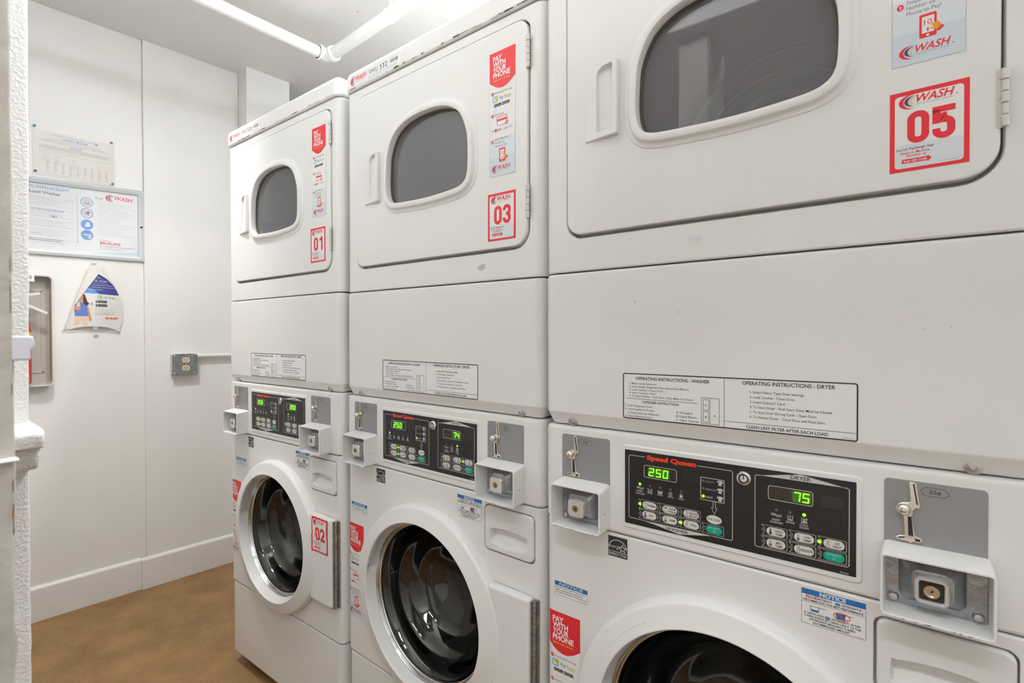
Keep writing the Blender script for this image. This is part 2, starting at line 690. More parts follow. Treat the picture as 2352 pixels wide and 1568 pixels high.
def payrange(A, x, z, w, lay=2):
    k = w/50.0
    A.stroke(rrect(x, z, x+12*k, z+12*k, 3*k), 1.8*k, P_CYAN, lay)
    A.rect(x+5*k, z+4*k, x+14*k, z+13*k, P_LIME, lay+1, r=3*k)
    A.text('Pay', x+18*k, z+3*k, 7*k, P_CYAN, w=12*k, bold=0.015, shear=0.2, lay=lay)
    A.text('Range', x+31*k, z+3*k, 7*k, P_LIME, w=20*k, bold=0.01, shear=0.2, lay=lay)


def pay_sticker():
    """tall strip, 71 x 267 mm"""
    A = Art()
    A.slab([(0, 0), (71, 0), (71, 266), (0, 266)], P_WHITE)
    A.rect(0, 0, 71, 40, P_PALE, 1)
    A.rect(0, 40, 71, 82, P_PALE2, 1)
    A.stroke([(0, 0), (71, 0), (71, 204), (0, 204)], 0.5, P_LGREY, 1)
    arc = [(71*t/14.0, 203.5-17*math.sin(PI*t/14.0)) for t in range(15)]
    A.poly(arc+[(71, 266), (0, 266)], P_RED, 2)
    for s, z, w_ in (('PAY', 246.5, 24.5), ('WITH', 234.6, 34.5), ('YOUR', 222.7, 36), ('PHONE', 210.8, 47)):
        A.text(s, 10, z, 10.2, P_WHITE, w=w_, bold=0.03, lay=3)
    A.text('SIMPLE. FAST. SECURE.', 10, 203.2, 3.2, P_YEL, w=46.5, bold=0.01, lay=3)

    def num(n, z):
        A.disc(8.2, z, 3.6, P_RED, 2, rz=4.0)
        A.text(n, 8.2, z-1.9, 3.8, P_WHITE, al='c', bold=0.02, lay=3)
    num('1', 178)
    A.text('Download Free App', 14, 176, 4.6, P_GREY, w=48, bold=0.008, shear=0.0, lay=2)
    payrange(A, 10, 159.5, 49)
    for x0 in (12.4, 35.0):
        A.rect(x0, 148.6, x0+20.5, 155.0, P_BLACK, 2, r=0.8)
        A.text('Download on the' if x0 < 20 else 'GET IT ON', x0+5.5, 153.0, 1.0, P_WHITE, w=9, lay=3)
        A.text('App Store' if x0 < 20 else 'Google Play', x0+5.5, 149.8, 2.3, P_WHITE, w=13.5, lay=3)
        A.disc(x0+3, 151.8, 1.2, P_WHITE, 3, n=10)
    for k in range(11):
        A.rect(16.6+k*3.2, 140.5, 17.6+k*3.2, 141.3, P_ORANGE, 2)
        A.rect(16.6+k*3.2, 88.8, 17.6+k*3.2, 89.6, P_ORANGE, 2)
    num('2', 131)
    A.text('Add Funds', 14, 129, 4.6, P_GREY, w=26, bold=0.008)
    A.rframe(21.5, 107.5, 48.5, 126, 2.5, 1.2, P_RED, 2)
    A.rect(21.5, 116.5, 48.5, 121, P_RED, 2)
    A.disc(47.6, 109.6, 4.2, P_RED, 3)
    A.rect(45, 108.9, 50.2, 110.3, P_WHITE, 4)
    A.rect(46.9, 107, 48.3, 112.2, P_WHITE, 4)
    for i, (m_, t_) in enumerate(((P_WHITE, 'VISA'), (P_RED, ''), (P_PALE, 'AMEX'), (P_WHITE, ''), (P_WHITE, 'Pay'), (P_WHITE, 'G Pay'))):
        x0 = 4.6+i*9.9
        A.rect(x0, 95.6, x0+8.9, 101.4, m_, 2)
        A.stroke([(x0, 95.6), (x0+8.9, 95.6), (x0+8.9, 101.4), (x0, 101.4)], 0.3, P_LGREY, 3)
        if i == 1:
            A.disc(x0+5.6, 98.5, 2.3, P_YEL, 3)
            A.disc(x0+3.4, 98.5, 2.3, P_RED, 4)
        elif i == 3:
            A.poly([(x0+3, 95.8), (x0+8.7, 95.8), (x0+8.7, 99)], P_ORANGE, 3)
        if t_:
            A.text(t_, x0+1.2, 97.4, 2.2, P_NAVY if i < 3 else P_BLACK, w=6.4, bold=0.01, lay=4)
    num('3', 75)
    A.text('Swipe Machine', 14.4, 76.5, 4.6, P_GREY, w=37.5, bold=0.008)
    A.text('Number on', 14.4, 69.2, 4.6, P_GREY, w=28, bold=0.008)
    A.text('Phone to Pay!', 14.4, 62.0, 4.6, P_GREY, w=34, bold=0.008)
    A.rect(27.2, 28.8, 44, 58.2, P_RED, 2, r=2)
    A.rect(29.8, 34.5, 41.6, 54.8, P_WHITE, 3)
    A.disc(35.5, 31.5, 1.5, P_WHITE, 3)
    A.text('10', 35.6, 44.5, 6.2, P_RED, w=7.5, al='c', lay=4)
    A.rframe(30.8, 42.6, 40.8, 52.4, 0.2, 0.3, P_LGREY, 4)
    A.poly([(35, 35.5), (36.2, 35.5), (36.2, 38.5), (37.4, 38.5), (35.6, 41), (33.8, 38.5), (35, 38.5)], P_RED, 4)
    A.poly([(36.5, 46.5), (41, 43.5), (44.5, 45.5), (47, 43), (49, 38.5), (44, 34.8), (41, 37), (37.5, 38), (38, 39.3), (41, 40)], P_ORANGE, 5)
    A.poly([(43.5, 34.8), (49, 39.6), (51.5, 37.4), (46, 32.4)], P_RED, 5)
    wash_logo(A, 7.5, 13.5, 53)
    return A


def big_digit(A, ch, x, z, w_, h_, t, m, lay):
    """condensed rounded block numerals"""
    h2 = t/2
    X0, X1, Z0, Z1 = x+h2, x+w_-h2, z+h2, z+h_-h2
    ZM = (Z0+Z1)/2
    r = w_*.30

    def arc(cx, cz, a0, a1, rr=r, n=8):
        return [(cx+rr*math.cos(math.radians(a0+(a1-a0)*k/n)), cz+rr*math.sin(math.radians(a0+(a1-a0)*k/n))) for k in range(n+1)]
    if ch == '0':
        A.stroke(rrect(X0, Z0, X1, Z1, r, 8), t, m, lay)
    elif ch == '1':
        A.rect(X1-h2-1, z, X1+h2-1, z+h_, m, lay)
        A.poly([(X1-1, z+h_), (X0+1, z+h_-t*.9), (X0+1, z+h_-t*1.9), (X1-1, z+h_-t*1.1)], m, lay)
    elif ch == '2':
        A.stroke([(X0, Z1-r*1.3)]+arc(X0+r, Z1-r, 180, 90)+arc(X1-r, Z1-r, 90, 0)+[(X1, ZM+2), (X1-2, ZM-1), (X0+1, Z0+2), (X0+.5, Z0)], t, m, lay, closed=False)
        A.rect(x, z, x+w_, z+t, m, lay)
    elif ch == '3':
        A.stroke([(X0, Z1-r*1.3)]+arc(X0+r, Z1-r, 180, 90)+arc(X1-r, Z1-r, 90, 0)+arc(X1-r, ZM+r, 0, -90)+[(X0+5, ZM)], t, m, lay, closed=False)
        A.stroke([(X0+5, ZM)]+arc(X1-r, ZM-r, 90, 0)+arc(X1-r, Z0+r, 0, -90)+arc(X0+r, Z0+r, 270, 180)+[(X0, Z0+r*1.3)], t, m, lay+1, closed=False)
    elif ch == '5':
        A.rect(X0-h2, Z1-h2, X1+h2, Z1+h2, m, lay)
        A.rect(X0-h2, ZM-1, X0+h2, Z1, m, lay)
        A.stroke([(X0, ZM+1)]+arc(X0+r, ZM+3-r*.2, 170, 90, r*.9)+arc(X1-r, ZM+3-r, 90, 0)+arc(X1-r, Z0+r, 0, -90)+arc(X0+r, Z0+r, 270, 180)+[(X0, Z0+r*1.4)], t, m, lay+1, closed=False)


def number_sticker(n):
    """78 x 102 mm, red border"""
    A = Art()
    A.slab([(0, 0), (77, 0), (77, 102), (0, 102)], P_RED)
    A.rect(5.2, 4.4, 71.8, 96.5, P_WHITE, 1, r=4)
    A.rect(5.4, 5, 71.6, 34, P_PALE2, 2, r=4)
    wash_logo(A, 9.5, 85.5, 57, lay=3)
    for q, ch in enumerate(n):
        big_digit(A, ch, 17.8+24.6*q, 34.5, 21.6, 40.0, 7.6, P_RED, 3)
    A.text('Launch PayRange App', 7.0, 27.0, 2.9, P_BLACK, w=37, bold=0.012, lay=3)
    A.text('Swipe to Machine', 10.8, 22.2, 2.9, P_RED, w=29, bold=0.015, lay=3)
    A.text('Number', 17.0, 18.3, 2.9, P_RED, w=15, bold=0.015, lay=3)
    A.text('or', 33.4, 18.3, 2.9, P_BLACK, w=3.6, bold=0.015, lay=3)
    A.poly([(12.6, 10.2), (38, 10.2), (38, 8.6), (42, 12.9), (38, 17.0), (38, 15.6), (12.6, 15.6)], P_RED, 3)
    A.text('Scan QR Code', 14.2, 11.6, 2.7, P_WHITE, w=23, bold=0.015, lay=4)
    A.text('For service call wash.com', 50, 6.6, 1.1, P_BLACK, w=18, lay=3)
    return A


def notice_small():
    A = Art()
    A.slab([(0, 0), (72, 0), (72, 27), (0, 27)], P_WHITE)
    A.stroke([(0.3, .3), (71.7, .3), (71.7, 26.7), (.3, 26.7)], 0.5, P_GREY, 2)
    A.rect(0, 18.6, 72, 27, P_BLUE, 2)
    A.text('NOTICE', 10, 20.2, 5.2, P_WHITE, w=52, bold=0.01, shear=0.1, lay=3)
    for i, s in enumerate(('DOOR LOCK LIGHT must go out', 'before attempting to open door.', 'To open, push door in then pull out.')):
        A.text(s, 2.5, 14.2-i*4.6, 2.7, P_BLACK, w=(64, 60, 67)[i], bold=0.006, lay=2)
    A.text('800412', 62, 1.2, 1.3, P_GREY, w=8, lay=2)
    return A


def notice_detergent():
    A = Art()
    A.slab([(0, 0), (76, 0), (76, 50), (0, 50)], P_WHITE)
    A.stroke([(.3, .3), (75.7, .3), (75.7, 49.7), (.3, 49.7)], .5, P_GREY, 3)
    A.rect(0, 42, 76, 50, P_BLUE, 2)
    A.text('NOTICE', 22.5, 43.4, 5.2, P_WHITE, w=31, bold=0.03, lay=3)
    A.text('H', 5.5, 37.2, 4.2, P_SQRED, w=3.6, bold=0.05)
    A.text('IGH', 9.6, 37.2, 2.9, P_BLACK, w=5.6, bold=0.02)
    A.text('E', 16.2, 37.2, 4.2, P_SQRED, w=3.2, bold=0.05)
    A.text('FFICIENCY', 19.8, 37.2, 2.9, P_BLACK, w=17.5, bold=0.02)
    A.disc(43.8, 38.3, 3.3, P_BLUE, 3, rz=2.1)
    A.text('he', 43.8, 37.2, 2.1, P_PALE, al='c', w=3.4, lay=4)
    A.text('DETERGENT IS', 48.6, 37.2, 2.9, P_BLACK, w=22, bold=0.02)
    A.text('RECOMMENDED FOR BEST PERFORMANCE', 2.5, 32.6, 2.9, P_BLACK, w=70.5, bold=0.02)
    A.line(0, 30.9, 76, 30.9, 0.5, P_GREY, 2)

    def cup(x, z, lvl, m_):
        A.poly([(x+1.0, z), (x+9.8, z), (x+9.8+0.9*lvl, z+lvl*7), (x+1.0-0.9*lvl, z+lvl*7)], m_, 2)
        A.stroke([(x, z+7), (x+1.0, z), (x+9.8, z), (x+10.8, z+7)], .6, P_BLACK, 3, closed=False)
        A.line(x, z+7, x+20, z+7, .6, P_BLACK, 3)
    cup(11, 19.6, 0.35, P_BLUE)
    cup(42, 19.2, 0.95, P_BLUE)
    A.stroke(circ(48.8, 22.8, 9.6, 28, 5.0), .9, P_SQRED, 4)
    A.line(42.5, 26.6, 55.2, 19.2, .8, P_SQRED, 4)
    A.text('IF USING NON', 3.5, 14.4, 2.7, P_BLACK, w=24, bold=0.02)
    A.disc(32, 15.4, 3.3, P_BLUE, 3, rz=2.1)
    A.text('he', 32, 14.4, 2.1, P_PALE, al='c', w=3.4, lay=4)
    A.text('DETERGENT, AVOID', 37, 14.4, 2.7, P_BLACK, w=33, bold=0.02)
    A.text('OVERSUDSING BY USING ONLY 1/2 THE', 3.5, 10.2, 2.7, P_BLACK, w=67, bold=0.02)
    A.text('DETERGENT MANUFACTURERS', 10, 6.0, 2.7, P_BLACK, w=54, bold=0.02)
    A.text('RECOMMENDED AMOUNT.', 14.5, 1.9, 2.7, P_BLACK, w=44, bold=0.02)
    A.text('803296', 66, 1.0, 1.2, P_GREY, w=7)
    return A


def energy_label():
    A = Art()
    A.slab([(0, 0), (37, 0), (37, 36), (0, 36)], P_BLACK)
    A.stroke([(18.5+17*math.cos(PI*(1-t/16)), 15.5+15*math.sin(PI*(1-t/16))) for t in range(17)], 1.1, P_WHITE, 2, closed=False)
    A.text('energy', 2.0, 15.5, 6.2, P_WHITE, w=22, bold=-0.012, shear=0.35, lay=2)
    st = []
    for k in range(10):
        a = PI/2+PI*k/5
        r = 7.4 if k % 2 == 0 else 3.0
        st.append((28+r*math.cos(a), 17+r*math.sin(a)))
    A.stroke(st, 1.0, P_WHITE, 3)
    A.line(0, 9.2, 37, 9.2, 0.8, P_WHITE, 2)
    A.text('ENERGY STAR', 1.6, 2.4, 4.4, P_WHITE, w=33.8, bold=0.0, lay=2)
    return A


def instruction_label():
    A = Art()
    A.slab(rrect(0, 0, 342, 79.5, 3), P_WHITE)
    A.rframe(.9, .9, 341.1, 78.6, 3, 1.9, P_BLACK, 2)
    A.line(170, 1, 170, 78, .7, P_BLACK)
    A.line(170, 11.3, 341, 11.3, .7, P_BLACK)
    A.line(6.5, 35.3, 129.5, 35.3, .7, P_BLACK)
    A.text('OPERATING INSTRUCTIONS - WASHER', 23.8, 68.5, 5.0, P_BLACK, w=124, bold=0.018)
    A.text('OPERATING INSTRUCTIONS - DRYER', 196, 69.6, 5.4, P_BLACK, w=120, bold=0.018)
    for s, z, w_ in (('1. Make Cycle Selection.', 60.4, 50), ('2. Load Supply Dispenser (See Instructions Below).', 55.0, 104),
                     ('3. Load Clothes - Close Door.', 49.6, 61), ('4. Insert Coin(s) / Card.', 44.2, 49),
                     ('5. To Start Washer - Push Start.  Door Must be Closed.', 38.8, 110)):
        A.text(s, 12, z, 3.1, P_BLACK, w=w_, bold=0.003)
    A.text('DISPENSER INSTRUCTIONS', 36, 28.6, 3.9, P_BLACK, w=63, bold=0.016)
    for s, x, z, w_ in (('1. Open Dispenser Door.', 4.1, 21.4, 50), ('2. Load Supplies in Proper', 4.1, 15.4, 54),
                        ('Compartment (as Indicated).', 9.2, 9.2, 57), ('3. Close Dispenser Door.', 4.1, 3.4, 50.5),
                        ('A. Detergent', 94.6, 16.6, 26.5), ('B. Liquid Bleach', 94.6, 10.4, 33), ('C. Fabric Softener', 94.6, 4.2, 37)):
        A.text(s, x, z, 3.2, P_BLACK, w=w_, bold=0.003)
    A.rframe(135.2, 4, 162.5, 45.2, .2, .7, P_BLACK)
    A.line(148.5, 4, 148.5, 45.2, .6, P_BLACK)
    A.rframe(138, 26, 146.6, 42.4, .2, .7, P_BLACK)
    A.rframe(138, 6.8, 146.6, 23.4, .2, .7, P_BLACK)
    A.text('C', 142.3, 32, 3.4, P_BLACK, al='c', bold=0.015)
    A.text('B', 142.3, 13, 3.4, P_BLACK, al='c', bold=0.015)
    A.text('A', 155.5, 16, 3.4, P_BLACK, al='c', bold=0.015)
    for i, (s, w_) in enumerate((('1. Select Fabric Type (heat setting).', 72), ('2. Load Clothes - Close Door.', 61),
                                 ('3. Insert Coin(s) / Card.', 48), ('4. To Start Dryer - Push Start. Door Must be Closed.', 106),
                                 ('5. To Stop Dryer During Cycle - Open Door.', 88), ('6. To Restart Dryer - Close Door and Push Start.', 98))):
        A.text(s, 206.6, 57.2-i*7.45, 3.5, P_BLACK, w=w_, bold=0.003)
    A.text('CLEAN LINT FILTER AFTER EACH LOAD', 201.5, 3.9, 4.3, P_BLACK, w=106, bold=0.02)
    A.text('505052R2', 323, 3.2, 1.6, P_GREY, w=14)
    return A


def asset_label(n):
    A = Art()
    A.slab([(0, 0), (221, 0), (221, 31), (0, 31)], P_WHITE)
    A.text('PROPERTY OF', 3, 27, 1.8, P_GREY, w=16)
    wash_logo(A, 4, 12.5, 78)
    A.text('VWU', 88, 11.5, 12, P_BLACK, w=38, bold=0.0)
    A.text(n, 134, 11.5, 12, P_BLACK, w=32, bold=0.0)
    A.text('Machine ID', 124, 27, 1.6, P_GREY, w=14)
    A.text('For immediate assistance report to the machine number shown above', 92, 6.5, 2.1, P_GREY, w=116)
    A.text('See wash.com/service or call 800.342.5932', 86, 2.2, 2.3, P_LBLUE, w=118)
    for k in range(30):
        if random.random() < .75:
            A.rect(176+k*1.1, 13, 176+k*1.1+random.choice((.4, .7)), 22, P_BLACK, 2)
    for k in range(2):
        A.text('This tag is required by state weights and measures law', 174, 24.5+k*3, 1.2, P_GREY, w=42)
    return A


SEG = {'0': 'abcdef', '1': 'bc', '2': 'abged', '4': 'fgbc', '5': 'afgcd', '7': 'abc', '8': 'abcdefg'}


def seven_seg(A, ch, x, z, w, h, m, lay):
    t = h*0.115
    sl = 0.10

    def q(x0, z0, x1, z1):
        pts = [(x0, z0), (x1, z0), (x1, z1), (x0, z1)]
        A.poly([(x+a+b*sl, z+b) for a, b in pts], m, lay)
    g = t*0.25
    D = {'a': (g, h-t, w-g, h), 'd': (g, 0, w-g, t), 'g': (g, h/2-t/2, w-g, h/2+t/2), 'f': (0, h/2+g, t, h-g), 'e': (0, g, t, h/2-g),
         'b': (w-t, h/2+g, w, h-g), 'c': (w-t, g, w, h/2-g)}
    for s in SEG.get(ch, ''):
        q(*D[s])


# ---------------------------------------------------------------- the stacked machines
WIN = [(.200, 1.600), (.201, 1.645), (.206, 1.680), (.227, 1.720), (.262, 1.743), (.305, 1.753), (.345, 1.755), (.385, 1.753), (.427, 1.743),
       (.462, 1.720), (.483, 1.680), (.489, 1.645), (.489, 1.598), (.486, 1.575), (.477, 1.561), (.455, 1.552), (.40, 1.5475), (.345, 1.546), (.29, 1.5475),
       (.236, 1.551), (.214, 1.558), (.204, 1.573)]


def catmull(P, sub=6):
    out = []
    n = len(P)
    for i in range(n):
        p0, p1, p2, p3 = P[i-1], P[i], P[(i+1) % n], P[(i+2) % n]
        for k in range(sub):
            t = k/sub
            out.append(tuple(.5*((2*p1[j])+(-p0[j]+p2[j])*t+(2*p0[j]-5*p1[j]+4*p2[j]-p3[j])*t*t+(-p0[j]+3*p1[j]-3*p2[j]+p3[j])*t**3)
                             for j in (0, 1)))
    return out


WINP = catmull(WIN, 6)[::-1]     # counter clockwise
XA, XB = 0.004, 0.690            # cabinet sides
BX = 0.70                        # cabinet depth


def screw(parent, x, y, z, r=0.0065):
    bm = bmesh.new()
    lathe(bm, [(r*1.5, .001), (r*1.5, -.0012), (r, -.002), (r*.95, -.0045), (r*.5, -.0055), (r*.45, -.003), (0, -.003)], x, z, 20)
    for v in bm.verts:
        v.co.y += y
    return finish(bm, 'screw', STEEL, parent)


def hinge(parent, x, z0, z1, y=-0.003):
    bm = bmesh.new()
    box(bm, x-.006, x+.001, y, y+.004, z0, z1)
    n = 5
    h = (z1-z0)/n
    for k in range(n):
        tube(bm, [(x+.0015, y-.001, z0+k*h+.0006), (x+.0015, y-.001, z0+(k+1)*h-.0006)], .0038 if k % 2 == 0 else .0034, 10)
    for k in range(3):
        lathe(bm, [(.0012, y-.0002), (.0, y-.0016)], x-.003, z0+(k+.5)*(z1-z0)/3, 8)
    return finish(bm, 'door_hinge', HINGEP, parent)


def coin_unit(P, u0, z0, deep):
    """grey coin plate with slot hardware, white sleeve and vault below.  u0,z0 = lower left of plate (plate 100 x 80 mm)"""
    A = Art()
    A.slab(rrect(0, -2, 100, 81, (0, 0, 5, 5)), GREYPL, .0008)
    A.stroke([(37, 70), (41.5, 75.3), (59.5, 75.3), (65, 70), (60.5, 64.5), (41, 64.5)], .55, P_BLACK, 2)
    A.text('25\u00a2', 51, 68.0, 4.2, P_BLACK, w=12, al='c', bold=0.012)
    plate = A.build('coin_plate', P, (u0, -.0008, z0))
    bm = bmesh.new()
    up_ = [(25.2, 79), (27, 80.2), (31.6, 79.9), (33, 78), (37, 48.5), (35.6, 46.6), (32.4, 46.8), (29.5, 43), (29.8, 38.5), (28.4, 36.5), (32, 12), (39, 8.8), (39.6, 6),
           (36, 3.6), (30, 3.6), (27, 1.4), (24, 3.4), (15, 3.8), (11.4, 6), (15, 8.8), (21.5, 10.5), (19.6, 36), (13, 39), (11.8, 44), (14.5, 50), (20, 52.5), (24, 52.8), (27, 55.5)]
    up_ = [(x/1000, z/1000) for x, z in up_[::-1]]
    prism(bm, up_, -.0030, .0)
    tr = finish(bm, 'coin_slot_trim', NICKEL, plate, bevel=.0007, seg=1)
    A = Art()
    A.poly([(29.2, 78.2), (30.9, 78.2), (34.6, 52), (33.0, 52)], BLACK, 1)
    A.poly([(24.3, 35.5), (28.2, 35.5), (30.0, 11), (25.0, 11)], BLACK, 1)
    A.poly([(31.5, 8.4), (37, 8.0), (37, 5.4), (32, 5.0)], BLACK, 1)
    A.poly([(14.4, 6.8), (21, 8.6), (21.5, 7.0), (15.5, 5.4)], BLACK, 1)
    A.build('coin_slot', plate, (0, -.0031, 0))
    bm = bmesh.new()
    bmesh.ops.create_uvsphere(bm, u_segments=20, v_segments=12, radius=.0072)
    for v in bm.verts:
        v.co = Vector((v.co.x+.0205, v.co.y*.8-.0075, v.co.z+.0445))
    finish(bm, 'return_knob', NICKEL, plate)
    # sleeve
    s0, t0 = u0-.0035, z0-.0835
    s1, t1 = s0+(.1075 if u0 > .3 else .1035), z0-.0055
    bm = bmesh.new()
    o_ = rrect(s0, t0, s1, t1, .006, 4)
    i_ = offset(o_, -.0032)
    ob_ = rrect(s0+.0028, t0+.001, s1-.0005, t1+.0055, .006, 4)
    loops(bm, [L3(ob_, .0), L3(o_, -.039), L3(offset(o_, -.0008), -.0402), L3(offset(i_, .0006), -.0402), L3(i_, -.0395), L3(offset(ob_, -.0032), .0), L3(ob_, .0)])
    sl = finish(bm, 'coin_box_sleeve', PLASTIC, P)
    A = Art()
    for k in range(9):
        x_ = random.uniform(4, 98)
        A.rect(x_, 1.0, x_+random.uniform(1, 4), 1.6+random.uniform(0, .7), RUSTDIRT, 1)
    A.build_each('paint_chip', sl, (s0, -.0403, t0))
    A = Art()
    A.disc(0, 0, 1.3, RUSTDIRT, 1, rz=1.9, n=10)
    A.build('side_bolt', sl, (s1-.0003, -.021, (t0+t1)/2-.004)).rotation_euler = (0, 0, math.radians(90))
    bm = bmesh.new()
    prism(bm, offset(o_, -.0036), -.0035, .001)
    cx, cz = (s0+s1)/2-.001, (t0+t1)/2+.001
    b0 = rrect(cx-.034, cz-.027, cx+.032, cz+.030, .011, 5)
    b1 = rrect(cx-.026, cz-.021, cx+.025, cz+.024, .010, 5)
    b2 = rrect(cx-.021, cz-.017, cx+.019, cz+.018, .008, 5)
    loops(bm, [L3(b0, -.0034), L3(offset(b0, -.002), -.009), L3(b1, -.014), L3(b2, -.020)], cap1=True)
    va = finish(bm, 'coin_vault', VAULT, sl, bevel=.0008, seg=1)
    for bx_, bz_ in ((s0+.0135, t0+.0125), (s1-.0125, t0+.0115), (s0+.0135, t1-.009), (s1-.0125, t1-.009)):
        bm = bmesh.new()
        lathe(bm, [(.0062, -.0035), (.0060, -.0055), (.0042, -.0078), (.0, -.0088)], bx_, bz_, 18)
        finish(bm, 'vault_bolt', STEEL, sl)
    bm = bmesh.new()
    lx, lz = cx-.002, cz-.003
    l0 = rrect(lx-.0165, lz-.0165, lx+.0165, lz+.0165, .0075, 5)
    if not deep:
        loops(bm, [L3(l0, -.019), L3(l0, -.0285), L3(offset(l0, -.0015), -.0305), L3(circ(lx, lz, .0058, 24), -.0308)][:3], cap1=True)
        lk = finish(bm, 'vault_lock', LOCKM, sl)
        bm = bmesh.new()
        lathe(bm, [(.0060, -.0304), (.0060, -.0316), (.0052, -.0319), (.0, -.0319)], lx, lz, 20)
        finish(bm, 'lock_cylinder', BRASS, sl)
        A = Art()
        A.poly([(-1.2, 3), (1.0, 3.2), (3.2, -2.6), (1.0, -3)], BLACK, 1)
        A.build('keyhole', sl, (lx, -.0320, lz))
    else:
        li = offset(l0, -.0045)
        loops(bm, [L3(l0, -.015), L3(l0, -.0255), L3(offset(l0, -.0015), -.0272), L3(offset(li, .001), -.0272), L3(li, -.026), L3(li, -.018)], cap1=False)
        finish(bm, 'vault_lock', LOCKM, sl)
        bm = bmesh.new()
        prism(bm, offset(l0, -.003), -.0222, -.020)
        finish(bm, 'lock_recess', DARK, sl)
        bm = bmesh.new()
        lathe(bm, [(.0078, -.0222), (.0078, -.0262), (.0062, -.0262), (.0058, -.0245), (.0, -.0245)], lx, lz, 24)
        finish(bm, 'lock_cylinder', NICKEL, sl)
        A = Art()
        A.poly([(-1.4, -1), (1.0, 2), (2.4, 1.2), (.2, -2)], BLACK, 1)
        A.build('keyhole', sl, (lx, -.0247, lz))


def button(P, x, z, label, glyph, led_on, idx):
    """one membrane key of the control panel: coordinates in mm on the overlay"""
    A = Art()
    teal = label == 'START'
    A.stroke([(-18.5, 8), (14.0, 7.6), (15.2, 6.4), (15.2, -6.2), (14.0, -7.4), (-18, -7.4), (-14.5, -3), (-14, 3)], .55, P_OVER, 1)
    A.rect(-11.8, -6.0, 13.2, 6.2, P_TEAL if teal else P_BTN, 2, r=6.0)
    if teal:
        A.text('START', 1, 1.0, 3.2, P_TEALL, w=17, al='c', bold=0.0, lay=3)
        A.stroke([(1, -.6), (3, -2.4), (1, -4.2), (-1, -2.4)], .4, P_TEALL, 3)
    else:
        if glyph == 'T':
            A.disc(-6.4, -2.6, 2.0, P_BLACK, 3)
            A.rect(-7.4, -2, -5.4, 4.4, P_BLACK, 3, r=.9)
        elif glyph == 't':
            A.stroke(circ(-6.4, -2.6, 1.9, 14), .5, P_BLACK, 3)
            A.stroke([(-7.3, -1), (-7.3, 4), (-5.5, 4), (-5.5, -1)], .5, P_BLACK, 3, closed=False)
        elif glyph == 'h':
            A.stroke(circ(-6.4, -2.6, 1.9, 14), .5, P_BLACK, 3)
            A.disc(-6.4, -2.6, 1.3, P_BLACK, 3)
            A.stroke([(-7.3, -1), (-7.3, 4), (-5.5, 4), (-5.5, -1)], .5, P_BLACK, 3, closed=False)
        elif glyph == 's':
            A.stroke([(-9.6, 2.5), (-7.2, 3.8), (-5.6, 3.0), (-4.0, 3.8), (-2.0, 2.2), (-3.0, .6), (-4, 1.2), (-4, -3.4), (-7.4, -3.4), (-7.4, 1), (-8.6, .6)], .5, P_BLACK, 3)
        elif glyph == 'p':
            A.stroke([(-9, 4), (-3, 4), (-3, -4), (-9, -4)], .5, P_BLACK, 3)
            A.poly([(-8, 3), (-4, 3), (-6, 0)], P_BLACK, 3)
        elif glyph == 'd':
            A.stroke([(-7.6, 4.4), (-6.8, 1.4), (-8.2, -4.6), (-4.6, -4.6), (-5.6, 1.4), (-4.8, 4.4)], .5, P_BLACK, 3)
        ls = label.split('|')
        x0 = -2.6 if glyph in 'Tthd' else -1.6
        if label == 'NORMAL':
            x0 = -2
        if label == 'DELICATES':
            x0 = -4
        for i, s in enumerate(ls):
            hh = 3.0 if len(ls) == 2 else 3.3
            zz = (-1.6 if len(ls) == 1 else (0.5 if i == 0 else -4.2))
            wmax = 12.0-x0
            wd = min(wmax, len(s)*2.45)
            A.text(s, x0+wmax/2, zz, hh, P_BLACK, w=wd, al='c', bold=0.018, lay=4)
    A.disc(-16.5, .3, 2.5, LEDG if led_on else P_LEDOFF, 2, n=16)
    if led_on:
        A.disc(-16.5, .3, 3.3, GLOWH, 1, n=16)
    return A.build('push_button', P, (x/1000, -.0003, z/1000))


